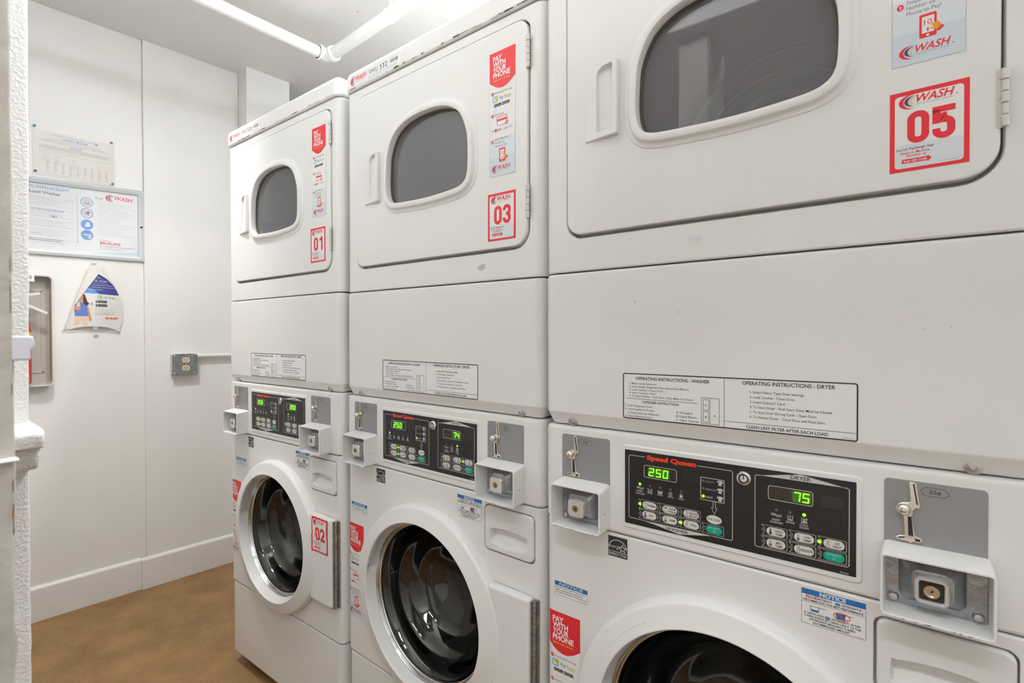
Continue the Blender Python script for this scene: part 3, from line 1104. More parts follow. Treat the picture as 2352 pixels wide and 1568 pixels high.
def build_machine(k, loc, rz, ry, number, asset, disp_w, disp_d, wled, dled, label, low_number=None, deep_right=False):
    M_ = empty('stacked_washer_dryer', loc, rz, ry)
    tag(M_, label, 'washer dryer', 'stacked coin laundry machines')
    YC = 0.002        # sheet metal front
    # inner dark core seen through seams
    bm = bmesh.new()
    box(bm, XA+.012, XB-.012, .50, BX-.01, .05, 1.90)
    box(bm, XA+.012, XB-.012, .03, .50, .862, 1.332)
    box(bm, XA+.012, XB-.012, .03, .50, .298, .318)
    box(bm, XA+.012, XB-.012, .03, .50, 1.330, 1.350)
    box(bm, XA+.03, XB-.03, .05, .60, .0, .06)
    finish(bm, 'base_frame', DARK, M_, smooth=False)
    # toe panel
    bm = bmesh.new()
    shell(bm, XA+.004, XB-.004, YC+.001, BX, [(.040, .010), (.043, .005), (.052, .0), (.300, .0), (.3045, .002), (.3065, .006)], .02)
    finish(bm, 'toe_panel', ENAMEL, M_)
    # washer cabinet with round opening
    bm = bmesh.new()
    CX, CZ = .341, .551
    DRW = rrect(.5305, .7385, .669, .8410, .013, 6)
    DRW = [(min(x, .6699), z) for x, z in DRW]
    DRW = rrect(.5305, .7385, .6699, .8410, .013, 6)
    shell(bm, XA, XB, YC, BX, [(.310, 0), (.858, 0)], .02, holes=[circ(CX, CZ, .222, 96), DRW])
    lathe(bm, [(.222, YC), (.222, .05)], CX, CZ, 96)
    loops(bm, [L3(DRW, YC), L3(DRW, .014)], cap1=True)
    finish(bm, 'washer_cabinet', ENAMEL, M_, bevel=.003)
    # control housing
    bm = bmesh.new()
    shell(bm, XA, XB, .0, BX, [(.861, .003), (.865, .0), (1.034, .0), (1.039, .002), (1.0415, .007)], .018)
    finish(bm, 'control_housing', ENAMEL, M_)
    # access panel with turned in lower edge
    bm = bmesh.new()
    shell(bm, XA-.001, XB, .0, BX, [(1.0435, .013), (1.047, .010), (1.0655, .001), (1.069, .0), (1.326, .0), (1.3305, .002), (1.3325, .006)], .022)
    ap = finish(bm, 'access_panel', ENAMEL, M_)
    screw(ap, .0635, .0085, 1.0515)
    screw(ap, .6285, .009, 1.0515)
    if k == 1:
        pass
    instruction_label().build('instruction_label', ap, (.171, -.0004, 1.0685))
    A = Art()
    for x_, z_, w_, h_ in ((50, 180, 1.0, 6), (170, 200, 4, 5), (245, 180, 3, 4), (430, 20, 1, 1.2), (395, 8, 6, 1), (560, 150, 2, 2), (585, 152, 1.2, 2)):
        A.rect(x_+7*k, z_, x_+7*k+w_, z_+h_, P_LINE if w_ > 1.5 else P_LGREY, 1)
    A.build_each('scuff_mark', ap, (0, -.0002, 1.07))
    # dryer cabinet
    bm = bmesh.new()
    DO = rrect(.0545, 1.3945, .6545, 1.8715, (.032, .042, .030, .030), 8)
    shell(bm, XA, XB, YC, BX, [(1.3345, 0), (1.8925, 0)], .022, holes=[DO[::-1]])
    loops(bm, [L3(DO, YC), L3(offset(DO, -.002), YC+.004), L3(offset(DO, -.002), .026)])
    # recessed sill behind the door
    DI = rrect(.085, 1.425, .625, 1.842, .03, 8)
    fill_face(bm, offset(DO, -.002), [DI], .026)
    finish(bm, 'dryer_cabinet', ENAMEL, M_, bevel=.0025)
    # lid
    bm = bmesh.new()
    shell(bm, XA-.002, XB, -.004, BX, [(1.8955, .004), (1.898, .001), (1.901, .0), (1.936, .0), (1.944, .0025), (1.950, .008), (1.953, .016)], .024)
    ld = finish(bm, 'top_lid', ENAMEL, M_)
    if asset:
        asset_label(asset).build('asset_label', ld, (.0315, -.0045, 1.9035))
    A = Art()
    for q in range(26):
        x_ = random.uniform(20, 640)
        A.rect(x_, random.uniform(-1, 1.2), x_+random.uniform(4, 26), 2.0+random.uniform(0, 1.2), RUSTDIRT if random.random() < .35 else P_LINE, 1)
    A.build_each('dirt_spot', ld, (0, -.0042, 1.8985))
    # dryer door
    bm = bmesh.new()
    DD = rrect(.058, 1.402, .650, 1.868, (.028, .036, .028, .028), 8)
    fill_face(bm, offset(DD, -.003), [offset(WINP, .012)], -.002)
    loops(bm, [L3(offset(DD, -.003), -.002), L3(offset(DD, -.001), -.001), L3(DD, .0015), L3(DD, .018)])
    loops(bm, [L3(offset(WINP, .012), -.002), L3(offset(WINP, .012), .018)])
    bmesh.ops.remove_doubles(bm, verts=bm.verts, dist=1e-5)
    dr = finish(bm, 'dryer_door', ENAMEL, M_)
    bm = bmesh.new()
    pr = [(.024, -.002), (.0228, -.0035), (.0205, -.0042), (.0175, -.0046), (.0155, -.0062), (.0130, -.0110), (.010, -.0126), (.004, -.0126), (.001, -.0118),
          (0, -.010), (-.0005, .004), (.004, .012)]
    loops(bm, [L3(offset(WINP, d), y) for d, y in pr])
    finish(bm, 'window_frame', PLASTIC, dr)
    bm = bmesh.new()
    loops(bm, [L3(offset(WINP, d), y) for d, y in ((.002, .004), (-.0035, .003), (-.004, .007), (.002, .008))])
    finish(bm, 'window_seal', mat('brown_seal', (0.10, 0.075, 0.055), .5), dr)
    bm = bmesh.new()
    prism(bm, offset(WINP, .004), .008, .0115)
    finish(bm, 'window_glass', GLASSD, dr)
    # handle: wedge standing out to the right with a scooped pocket
    bm = bmesh.new()
    HO = rrect(.097, 1.567, .1655, 1.700, (.003, .004, .004, .003), 4)
    HI = rrect(.1225, 1.578, .1565, 1.694, (.003, .003, .003, .016), 4)

    def hy(x):
        t = (x-.097)/(.1655-.097)
        return -.004-.010*max(0, min(1, t))**1.2
    n_ = len(HO)
    HO2 = [(x, hy(x), z) for x, z in offset(HO, -.0015)]
    HI2 = [(x, hy(x)-.0004, z) for x, z in HI]
    HI3 = [(x, hy(x)+.0012, z) for x, z in offset(HI, -.0012)]
    HI4 = [(x, -.004+.010*(1-abs((x-.139)/.018)**2), z) for x, z in offset(HI, -.004)]
    loops(bm, [L3(HO, -.002), [(x, hy(x)+.002, z) for x, z in HO], HO2, HI2, HI3, HI4], cap1=True)
    finish(bm, 'door_handle', PLASTIC, dr)
    pay_sticker().build('payment_sticker', dr, (.5475 if k != 1 else .5585, -.0023, 1.557 if k != 1 else 1.5605))
    nx, nz = {1: (.5475, 1.427), 2: (.5430, 1.4185), 3: (.5455, 1.422)}[k]
    tag(number_sticker(number).build('number_sticker', dr, (nx, -.0023, nz)), label='red bordered sticker numbered '+number)
    if k == 1:
        pass
    hinge(M_, .6515, 1.762, 1.830)
    hinge(M_, .6515, 1.456, 1.524)
    # dryer drum seen through the glass
    bm = bmesh.new()
    lathe(bm, [(.245, .030), (.245, .46)], .345, 1.63, 64)
    lathe(bm, [(.245, .46), (.0, .46)], .345, 1.63, 64)
    box(bm, .03, .664, .47, .475, 1.36, 1.88)
    dm = finish(bm, 'dryer_drum', DRUMW, M_, flip=False)
    bm = bmesh.new()
    for r_ in (.222, .178, .135, .092):
        lathe(bm, [(r_+.006, .459), (r_+.003, .452), (r_-.003, .452), (r_-.006, .459)], .345, 1.63, 64)
    finish(bm, 'drum_rib', DRUMR, dm)
    bm = bmesh.new()
    fill_face(bm, rrect(.085, 1.425, .625, 1.842, .03, 8), [circ(.345, 1.632, .2, 64)], .030)
    finish(bm, 'drum_bulkhead', DRUMW, dm)
    # scuffs on the strip below the dryer door
    A = Art()
    if k == 2:
        A.poly([(508, 1366), (520, 1372), (532, 1371), (531, 1362), (520, 1358), (512, 1360)], P_LGREY, 1)
        for x_ in (300, 312, 320, 398):
            A.rect(x_, 1352+x_ % 7, x_+3, 1357+x_ % 5, P_LINE, 1)
        A.build_each('scuff_mark', M_, (0, YC-.0002, 0))
    if k == 3:
        A.poly([(285, 1372), (307, 1374), (306, 1364), (300, 1361), (296, 1366), (286, 1362)], P_PALE2, 1)
        A.build_each('scuff_mark', M_, (0, YC-.0002, 0))

    # ---- control panel
    bm = bmesh.new()
    F = rrect(.170, .877, .518, 1.0215, .007, 5)
    loops(bm, [L3(offset(F, .0015), .002), L3(F, -.0012), L3(offset(F, -.0012), -.0022)], cap1=True)
    cp = finish(bm, 'control_panel', PLASTIC, M_)
    A = Art()
    A.slab(rrect(0, 0, 336, 129, 1), BLACK)
    # washer side outline
    A.stroke([(37, 120.2), (10, 120.2), (7.6, 118), (7.6, 13), (10, 10.8), (34, 10.8), (60, 7)], .9, P_OVER, 1, closed=False)
    A.stroke([(125, 119), (176, 119), (178.4, 117), (178.4, 13), (176, 11), (148, 11)], .9, P_OVER, 1, closed=False)
    A.poly([(32, 10.8), (96, -.0+1.2), (149, 11.2)], P_OVER, 1)
    A.text('WASHER', 92, 4.6, 4.6, P_BLACK, w=37, al='c', bold=0.012)
    A.text('Speed Queen', 40.2, 116.6, 7.2, P_SQRED, w=83, bold=0.055, lay=2)
    A.rect(101, 87.5, 126, 104, DISPBG, 1, r=1)
    A.rect(295.3, 88, 320.3, 104.3, DISPBG, 1, r=1)
    A.rframe(130.4, 66.4, 166, 102, 1.5, .9, P_OVER)
    names = ('HEAVY', 'MEDIUM', 'LIGHT')
    for i, z_ in enumerate((96.6, 84.4, 72.0)):
        on = i == wled[0]
        A.disc(134.4, z_, 2.2, LEDG if on else P_LEDOFF, 2, n=16)
        if on:
            A.disc(134.4, z_, 3.0, GLOWH, 1, n=16)
        A.text(names[i], 138, z_-1.8, 2.9, P_OVERD if not on else P_OVER, w=(13, 15.5, 11)[i], bold=0.01)
        # little garment
        gx, gz = 160, z_
        A.poly([(gx-5, gz+2), (gx-2, gz+4), (gx+2, gz+4), (gx+5, gz+2), (gx+4, gz), (gx+2.4, gz+1), (gx+2.4, gz-4), (gx-2.4, gz-4), (gx-2.4, gz+1), (gx-4, gz)], P_OVER, 2)
        for q in range(9-3*i):
            A.disc(gx+random.uniform(-4, 4), gz+random.uniform(-3, 3.4), .6, BLACK, 3, n=6)
    A.stroke([(149.4, 66), (149.4, 56), (147, 56), (151.2, 45.6), (155.4, 56), (153, 56), (153, 66)], .7, P_OVER, 1, closed=False)
    A.disc(151, 37.6, 11.6, P_BTN, 2, rz=6.8)
    A.text('SOIL LEVEL', 151, 36, 3.1, P_BLACK, w=19.5, al='c', bold=0.012, lay=3)
    for i, (x_, s1, s2) in enumerate(((27.9, 'INSERT', 'COINS/CARD'), (45.8, 'WASH', ''), (63.7, 'RINSE', ''), (81.2, 'SPIN', ''), (99, 'DOOR', ''))):
        on = i == wled[1]
        A.disc(x_, 72.4, 2.2, LEDG if on else P_LEDOFF, 2, n=16)
        if on:
            A.disc(x_, 72.4, 3.0, GLOWH, 1, n=16)
        if i == 0:
            A.poly([(22, 68), (28, 68), (29, 66), (34.5, 67.5), (34.5, 64), (30.5, 64), (30, 62), (28.5, 64.5), (22, 64.5)], P_OVERD, 2)
        elif i in (1, 2):
            A.stroke([(x_-4, 67.5), (x_-3, 62.5), (x_+3, 62.5), (x_+4, 67.5)], .8, P_OVER, 2, closed=False)
            A.line(x_-3.6, 66, x_+3.6, 66, .7, P_OVER, 2)
            if i == 2:
                A.rect(x_-2.4, 63, x_+2.4, 65, P_OVER, 2)
        elif i == 3:
            A.stroke(circ(x_, 65, 2.6, 14), .8, P_OVER, 2)
            A.disc(x_, 65, .9, P_OVER, 2, n=8)
        else:
            A.rect(x_-2.4, 62.4, x_+2.4, 66, P_OVER, 2)
            A.stroke([(x_-1.5, 66), (x_-1.5, 68), (x_+1.5, 68), (x_+1.5, 66)], .6, P_OVER, 2, closed=False)
        A.text(s1, x_, 58.6 if i else 59, 2.8, P_OVER, w=9 if i else 11, al='c', bold=0.004)
        if s2:
            A.text(s2, x_, 54.6, 2.8, P_OVER, w=17, al='c', bold=0.004)
    # dryer side
    A.stroke([(219, 119), (212.6, 119), (210.2, 117), (210.2, 13), (212.4, 11.4), (325.6, 11.4), (328, 13.6), (328, 117), (325.6, 119.2), (322, 119.4)], .9, P_OVER, 1, closed=False)
    A.poly([(217, 119), (323, 119.4), (270, 128.6)], P_OVER, 1)
    A.text('DRYER', 270, 120.4, 5.4, P_BLACK, w=25.5, al='c', bold=0.016)
    for i, (x_, s1, s2) in enumerate(((239, 'INSERT', 'COINS/CARD'), (257, 'DRYING', ''), (274.6, 'COOL', 'DOWN'))):
        on = i == dled[0]
        A.disc(x_, 71.8, 2.2, LEDG if on else P_LEDOFF, 2, n=16)
        if on:
            A.disc(x_, 71.8, 3.0, GLOWH, 1, n=16)
        if i == 0:
            A.poly([(232, 66.4), (239, 66.4), (240, 64.6), (246, 66), (246, 62), (241.5, 62), (240.6, 60), (239, 62.6), (232, 62.6)], P_OVERD, 2)
        else:
            for q in (-3, 0, 3):
                A.stroke([(x_+q-.6, 67.5), (x_+q+.8, 65.6), (x_+q-.6, 63.6), (x_+q+.6, 61.8)], .7, P_OVER, 2, closed=False)
            A.disc(x_, 60.8, 3.8, P_OVER, 2, rz=.8, n=12)
            if i == 2:
                A.line(x_-4, 67.5, x_+4, 60, .7, P_OVER, 2)
                A.line(x_+4, 67.5, x_-4, 60, .7, P_OVER, 2)
        zz = 55.8
        A.text(s1, x_, zz, 2.8, P_OVER, w=11, al='c', bold=0.006)
        if s2:
            A.text(s2, x_, zz-4, 2.8, P_OVER, w=17 if i == 0 else 11, al='c', bold=0.006)
    A.text('802886', 317.6, 1.6, 1.8, P_OVER, w=10)
    ov = A.build('panel_overlay', cp, (.1755, -.0026, .885))
    keys = [(44.4, 38.2, 'NORMAL', 's'), (79.4, 38.2, 'PERM|PRESS', 'p'), (114.6, 38.2, 'DELICATES|/BULKY', 'd'),
            (44.0, 21.4, 'HOT', 'T'), (79.4, 21.4, 'WARM', 'h'), (114.6, 21.4, 'COLD', 't'), (150.2, 21.4, 'START', '')]
    for i, (x_, z_, l_, g_) in enumerate(keys):
        button(ov, x_, z_, l_, g_, i in wled[2], i)
    keys = [(237.8, 38.4, 'HIGH|TEMP', 'T'), (273.8, 38.4, 'LOW|TEMP', 'h'), (309.8, 38.4, 'NO|HEAT', 't'),
            (237.8, 21.2, 'MED|TEMP', 'h'), (273.8, 21.2, 'DELICATES', 'd'), (309.8, 21.2, 'START', '')]
    for i, (x_, z_, l_, g_) in enumerate(keys):
        button(ov, x_, z_, l_, g_, i in dled[1], i)
    # displays
    for (x0, z0, w_, h_, s_, dark) in ((35.5, 86, 56, 20.4, disp_w, False), (228.3, 86, 56.8, 20.2, disp_d, True)):
        A = Art()
        A.rect(0, 0, w_, h_, DISPDK if dark and len(s_.strip()) < 3 else DISPBG, 1, r=3)
        A.rframe(0, 0, w_, h_, 3, .8, P_OVER, 2)
        dw, dh = 8.6, 13.6
        pos = (8, 20.2, 32.4, 43.4)
        sx = s_.rjust(4) if dark else s_.ljust(4)
        for i, ch in enumerate(sx):
            if ch == ' ':
                seven_seg(A, '8', pos[i], 3.2, dw, dh, mat_ghost, 2)
                continue
            A.rect(pos[i]-1.2, 2.2, pos[i]+dw+2.6, 3.2+dh+1, GLOWH, 2, r=1.5)
            seven_seg(A, ch, pos[i], 3.2, dw, dh, LEDG, 3)
        A.build('digital_display', cp, ((175.5+x0)/1000, -.0027, (885+z0)/1000))
    # panel lock
    bm = bmesh.new()
    lathe(bm, [(.0108, .0), (.0108, -.003), (.0098, -.0045), (.0075, -.0052), (.0070, -.0038), (.0052, -.0038), (.0050, -.0048), (.0, -.0048)], 0, 0, 32)
    finish(bm, 'panel_lock', CHROME, cp, loc=(.1755+.1950, -.0026, .885+.111))
    A = Art()
    A.stroke(circ(0, 0, 6.1, 24), 1.6, BLACK, 1)
    A.rect(-.7, -1, .7, 5, BLACK, 1)
    A.build('lock_keyway', cp, (.3705, -.0077, .996))

    # ---- coin hardware
    coin_unit(M_, .0455, .9455, False)
    coin_unit(M_, .5415, .9450, deep_right)

    # ---- washer front labels
    energy_label().build('energy_label', M_, (.141, YC-.0004, .817))
    ex, ez = {1: (.0515, .7415), 2: (.0265, .7130), 3: (.0265, .7105)}[k]
    notice_small().build('notice_label', M_, (ex, YC-.0004, ez))
    ex, ez = {1: (.449, .795), 2: (.4465, .794), 3: (.4465, .801)}[k]
    notice_detergent().build('detergent_notice', M_, (ex, YC-.0004, ez))
    pz = {1: .416, 2: .412, 3: .411}[k]
    px = {1: .0225, 2: .0215, 3: .0215}[k]
    A = pay_sticker()
    A.build('payment_sticker', M_, (px-.010, YC-.0004+.0, pz), warp=lambda x, y, z: wrap_left(x, y, z, px-.010, YC), cell=.002, xmax=.016)

    # ---- dispenser drawer
    bm = bmesh.new()
    S = rrect(.5340, .7415, .6675, .8385, (.012, .014, .012, .012), 6)
    H = [(.5535, .7905), (.5495, .789), (.5485, .764), (.553, .7590), (.575, .7545), (.600, .753), (.627, .7545), (.648, .7590), (.6530, .764), (.6515, .789), (.6480, .7915), (.625, .7950), (.600, .7962), (.575, .7945)]
    H = catmull(H, 4)
    FY = -.0025
    fill_face(bm, offset(S, -.004), [H], FY)
    loops(bm, [L3(offset(S, -.004), FY), L3(offset(S, -.0022), FY+.0006), L3(offset(S, -.0006), FY+.0022), L3(S, FY+.0045), L3(S, YC+.010)])
    hc = (.600, .776)

    def sh(p, q):
        return (hc[0]+(p[0]-hc[0])*q, hc[1]+(p[1]-hc[1])*q)
    H1 = [(*sh(p, .985),) for p in H]
    H2 = [(*sh(p, .93),) for p in H]
    loops(bm, [L3(H, FY), L3(H1, FY+.0015), [(x, FY+.0015+.020*min(1, max(0, (z-.751)/.03)), z) for x, z in H2]], cap1=True)
    bmesh.ops.remove_doubles(bm, verts=bm.verts, dist=1e-5)
    finish(bm, 'dispenser_drawer', PLASTIC, M_)

    # ---- washer door
    D0 = empty('washer_door', (0, 0, 0))
    D0.parent = M_
    bm = bmesh.new()
    ring = [(.2450, .003), (.2458, -.003), (.2455, -.009), (.2430, -.0175), (.2400, -.0215), (.2375, -.0230), (.2350, -.0236), (.2160, -.0295), (.2085, -.0322), (.2050, -.0335), (.2036, -.0330), (.2028, -.0318)]
    cone = [(.2015, -.027), (.1990, -.018), (.1965, -.009), (.1950, -.006), (.1948, .002)]
    pock = [(.2022, -.0290), (.2200, -.0290), (.2200, .002), (.2000, .002), (.1948, .002)]
    N = 180
    rows = []
    for j in range(N):
        a = 2*PI*j/N
        deg = math.degrees(a)
        pk = 120 < deg < 171
        oe = 1+.045*max(0, math.cos(2*a))+.02*math.sin(a)*0
        pf = ring+(pock if pk else cone)
        rows.append([bm.verts.new((CX+(r_*(1+(oe-1)*max(0, min(1, (r_-.205)/.03))))*math.cos(a), y_, CZ+(r_*(1+(oe-1)*max(0, min(1, (r_-.205)/.03))))*math.sin(a))) if not (pk and y_ > -.03 and r_ > .2 and r_ < .221) else bm.verts.new((CX+r_*math.cos(a), y_, CZ+r_*math.sin(a))) for r_, y_ in pf])
    for j in range(N):
        a, b = rows[j], rows[(j+1) % N]
        for q in range(len(a)-1):
            bm.faces.new((a[q], a[q+1], b[q+1], b[q]))
    finish(bm, 'door_ring', PLASTIC, D0, ang=40)
    bm = bmesh.new()
    for r_, y_, t_ in ((.1938, -.0050, .0016), (.1925, .0000, .0014), (.1903, .0045, .0015)):
        lathe(bm, [(r_+t_*math.cos(2*PI*q/8), y_+t_*math.sin(2*PI*q/8)) for q in range(9)], CX, CZ, 96)
    lathe(bm, [(.1958, -.004), (.1930, .003), (.1880, .0065)], CX, CZ, 96)
    finish(bm, 'trim_ring', CHROME, D0)
    bm = bmesh.new()
    bowl = [(.1885, .007), (.1850, .010), (.1790, .018), (.1740, .030), (.1690, .048), (.1630, .060), (.1530, .068), (.1440, .078), (.1360, .094), (.1260, .108), (.1100, .115), (.0980, .120),
            (.0800, .134), (.0540, .143), (.0250, .147), (.0, .1475)]
    lathe(bm, bowl, CX, CZ, 96)
    lathe(bm, [(max(r_-.004, 0), y_-.003) for r_, y_ in bowl[1:]], CX, CZ, 96)
    finish(bm, 'glass_bowl', GLASSW, D0, ang=80, flip=False)
    bm = bmesh.new()
    lathe(bm, [(.190, .005), (.1895, .010), (.1900, .020), (.1880, .034), (.1860, .044), (.190, .052), (.205, .058), (.228, .060)], CX, CZ, 96)
    finish(bm, 'door_gasket', RUBBER, M_)
    bm = bmesh.new()
    lathe(bm, [(.232, .060), (.262, .075), (.262, .46), (.0, .46)], CX, CZ, 96)
    lathe(bm, [(.12, .459), (.115, .445), (.095, .440), (.09, .459)], CX, CZ, 64)
    for q in range(3):
        a = 2*PI*q/3+.6+k
        c_, s_ = math.cos(a), math.sin(a)
        for (d0, d1) in ((-.02, .02),):
            p = [(.262, d0-.02), (.215, d0+.008), (.215, d1-.008), (.262, d1+.02)]
            A0 = [bm.verts.new((CX+r_*c_-t_*s_, .10, CZ+r_*s_+t_*c_)) for r_, t_ in p]
            A1 = [bm.verts.new((CX+r_*c_-t_*s_, .44, CZ+r_*s_+t_*c_)) for r_, t_ in p]
            for e in range(3):
                bm.faces.new((A0[e], A0[e+1], A1[e+1], A1[e]))
            bm.faces.new(A0)
    finish(bm, 'washer_drum', TUBD, M_)
    # hinge arm, hinge
    bm = bmesh.new()
    box(bm, .560, .6690, -.0212, .001, .4205, .6755)
    finish(bm, 'hinge_arm', PLASTIC, D0, bevel=.006, seg=3)
    bm = bmesh.new()
    box(bm, .6692, .6712, -.0140, .0, .4180, .6700)
    box(bm, .6712, .6810, -.0010, .0030, .4180, .6700)
    nn = 22
    h_ = .2520/nn
    for q in range(nn):
        tube(bm, [(.6735, -.0060, .4180+q*h_+.0005), (.6735, -.0060, .4180+(q+1)*h_-.0005)], .0046 if q % 2 else .0040, 12)
    finish(bm, 'piano_hinge', mat('dull_hinge_steel', (.42, .38, .34), .45, .55, vary=.4, vscale=60), D0)
    if low_number:
        A = number_sticker(low_number)
        tag(A.build('number_sticker', D0, (.5790, -.0219, .5705),
                    warp=lambda x, y, z: (x, y-.0022*max(0, math.sin((.105-z)/.105*5.2)) - .004*max(0, .02-x)/.02*(1 if z < .05 else .3), z), cell=.004),
            label='curling red bordered sticker numbered '+low_number)
    return M_


def wrap_left(x, y, z, x0, yc):
    """sticker bending round the rounded left edge of the cabinet"""
    r = .02
    t = x0+x-(XA+r)
    if t >= 0:
        return (x, y, z)
    a = -t/r
    cx = XA+r-x0
    rr = r-(y-.0)
    return (cx-rr*math.sin(a), r-rr*math.cos(a), z)


mat_ghost = mat('unlit_segment', (0.05, 0.035, 0.02), 0.3)
TUBD = mat('washer_drum_dark_steel', (0.20, 0.185, 0.165), 0.25, 1.0, bump=0.3, bscale=90, vary=0.3, vscale=18)

build_machine(1, (-.6983-.005*-1.17, -.030, 0), .0259, -.005, '01', '520', '250', '200', (2, 0, (1, 4)), (0, (0,)),
              'white stacked washer and dryer, smallest and farthest, beside the end wall, stickers 01 and 02', low_number='02')
build_machine(2, (0, 0, 0), 0, 0, '03', '532', '250', '74', (2, 0, (1, 4)), (2, (2,)),
              'white stacked washer and dryer in the middle of the row, sticker 03')
build_machine(3, (.7028+.0071*1.17, -.0213, 0), .0129, -.0071, '05', None, '250', '75', (2, 0, (0, 5)), (2, (2,)),
              'white stacked washer and dryer nearest the camera, sticker 05', deep_right=True)

# ---------------------------------------------------------------- room shell
TH = math.radians(86.46)
WO = Vector((-1.5868, 0, 0))
WD = Vector((math.cos(TH), math.sin(TH), 0))
CEIL = 2.60


def struct(name, bm, m, **kw):
    o = finish(bm, name, m, **kw)
    o['kind'] = 'structure'
    return o


bm = bmesh.new()
box(bm, -2.0, 2.4, -3.0, 1.3, -.06, 0)
struct('floor', bm, FLOORM)
bm = bmesh.new()
box(bm, -2.0, 2.4, -3.0, 1.3, CEIL, CEIL+.06)
struct('ceiling', bm, CEILP)


def on_left(bm, **kw):
    kw.setdefault('loc', None)
    o = struct(kw.pop('name'), bm, kw.pop('m'), **{k_: v_ for k_, v_ in kw.items() if v_ is not None})
    o.location = WO
    o.rotation_euler = (0, 0, TH)
    return o


bm = bmesh.new()
box(bm, -1.2, -.043, .0, .15, .0, CEIL)
box(bm, -.043, .376, -.012, .15, .0, CEIL)
on_left(bm, name='wall_left', m=WALLP, bevel=.002)
bm = bmesh.new()
box(bm, .3765, .60, -.125, .15, .0, CEIL)
on_left(bm, name='wall_chase', m=WALLP)
bm = bmesh.new()
prof = [(-.0005, 0), (-.016, 0), (-.016, .133), (-.013, .140), (-.006, .146), (-.0005, .147)]


def bboard(bm, s0, s1, off):
    a = [bm.verts.new((s0, y+off, z)) for y, z in prof]
    b = [bm.verts.new((s1, y+off, z)) for y, z in prof]
    for i in range(len(prof)):
        j = (i+1) % len(prof)
        bm.faces.new((a[i], a[j], b[j], b[i]))
    bm.faces.new(a)
    bm.faces.new(b[::-1])


bboard(bm, -1.2, -.066, .0)
bboard(bm, -.0655, .376, -.012)
on_left(bm, name='baseboard_left', m=TRIMP)
bm = bmesh.new()
box(bm, -1.55, 2.2, .95, 1.1, 0, CEIL)
struct('wall_back', bm, WALLP)
bm = bmesh.new()
box(bm, 2.05, 2.2, -3.0, .95, 0, CEIL)
struct('wall_right', bm, WALLP)
bm = bmesh.new()
box(bm, -1.8, 2.2, -3.0, -2.85, 0, CEIL)
struct('wall_hall', bm, WALLP)
bm = bmesh.new()
box(bm, -1.8, -1.68, -2.85, -.96, 0, CEIL)
struct('wall_hall_end', bm, WALLP)

# front wall: stucco pier whose end the doorway shows, moulded ledge, door frame
PX = .30
py = -.834+.1378*(1.2653-PX)


def pier_y(z):      # pier face leans a little: thicker towards the floor
    return -.7025+.0070*max(0, z-1.0)


bm = bmesh.new()
zs = [0, .25, .5, .75, 1.0, 1.25, 1.5, 1.75, 2.0, 2.3, CEIL]
zs = [CEIL*i/120 for i in range(121)]
rowl = []
for z in zs:
    wob = random.uniform(-.0006, .0006)
    yy = pier_y(z)+wob
    rowl.append([bm.verts.new(p) for p in ((-1.62, yy, z), (PX-.006, yy, z), (PX-.0015, yy-.0015, z), (PX, yy-.006, z), (PX, -.95, z), (-1.62, -.95, z))])
for a, b in zip(rowl, rowl[1:]):
    for i in range(6):
        j = (i+1) % 6
        bm.faces.new((a[i], a[j], b[j], b[i]))
bm.faces.new(rowl[0])
bm.faces.new(rowl[-1][::-1])
struct('wall_front', bm, STUCCO)
bm = bmesh.new()
lp = []
ZT = 1.0905
for z, ex, ey in ((ZT-.064, .000, .000), (ZT-.063, .012, .0010), (ZT-.058, .040, .0034), (ZT-.052, .050, .0042), (ZT-.030, .054, .0044), (ZT-.0275, .060, .0046), (ZT-.025, .074, .0046),
                  (ZT-.022, .080, .0048), (ZT-.008, .083, .0048), (ZT-.003, .080, .0042), (ZT, .074, .0030), (ZT+.0005, .0, .001)):
    yy = pier_y(z)
    lp.append([(PX-.25, yy+ey, z), (PX+ex-.012, yy+ey, z), (PX+ex-.004, yy+ey-.002, z), (PX+ex-.001, yy+ey-.006, z), (PX+ex, yy+ey-.014, z), (PX+ex, -.94, z), (PX-.25, -.94, z)])
loops(bm, lp, cap0=True, cap1=True)
struct('trim_1', bm, STUCCO, ang=50)
bm = bmesh.new()
box(bm, 1.75, 2.05, -.95, -.72, 0, CEIL)
box(bm, .30, 1.75, -.95, -.72, 2.15, CEIL)
struct('wall_front_right', bm, WALLP)
# door frame near the camera, chipped paint
bm = bmesh.new()
JX = .80
jy = -.834+.1227*(1.2653-JX)
zz = [2.15*i/160 for i in range(161)]
rows_ = []
for i, z in enumerate(zz):
    e = -.0002*math.sin(i*.9)+random.uniform(-.0006, .0004)
    if 1.02 < z < 1.10:
        e -= .0013
    if z < 1.0:
        e -= .0012
    rows_.append([bm.verts.new(p) for p in ((JX-.09, jy+e-.001, z), (JX-.006, jy+e, z), (JX-.0015, jy+e-.0012, z), (JX, jy+e-.005, z), (JX, jy-.011, z),
                                            (JX+.003, jy-.0125, z), (JX+.003, jy-.022, z), (JX-.002, jy-.024, z), (JX-.002, -.97, z), (JX-.09, -.97, z))])
for a, b in zip(rows_, rows_[1:]):
    for i in range(10):
        j = (i+1) % 10
        bm.faces.new((a[i], a[j], b[j], b[i]))
bm.faces.new(rows_[0])
bm.faces.new(rows_[-1][::-1])
door = struct('door_1', bm, JAMB)
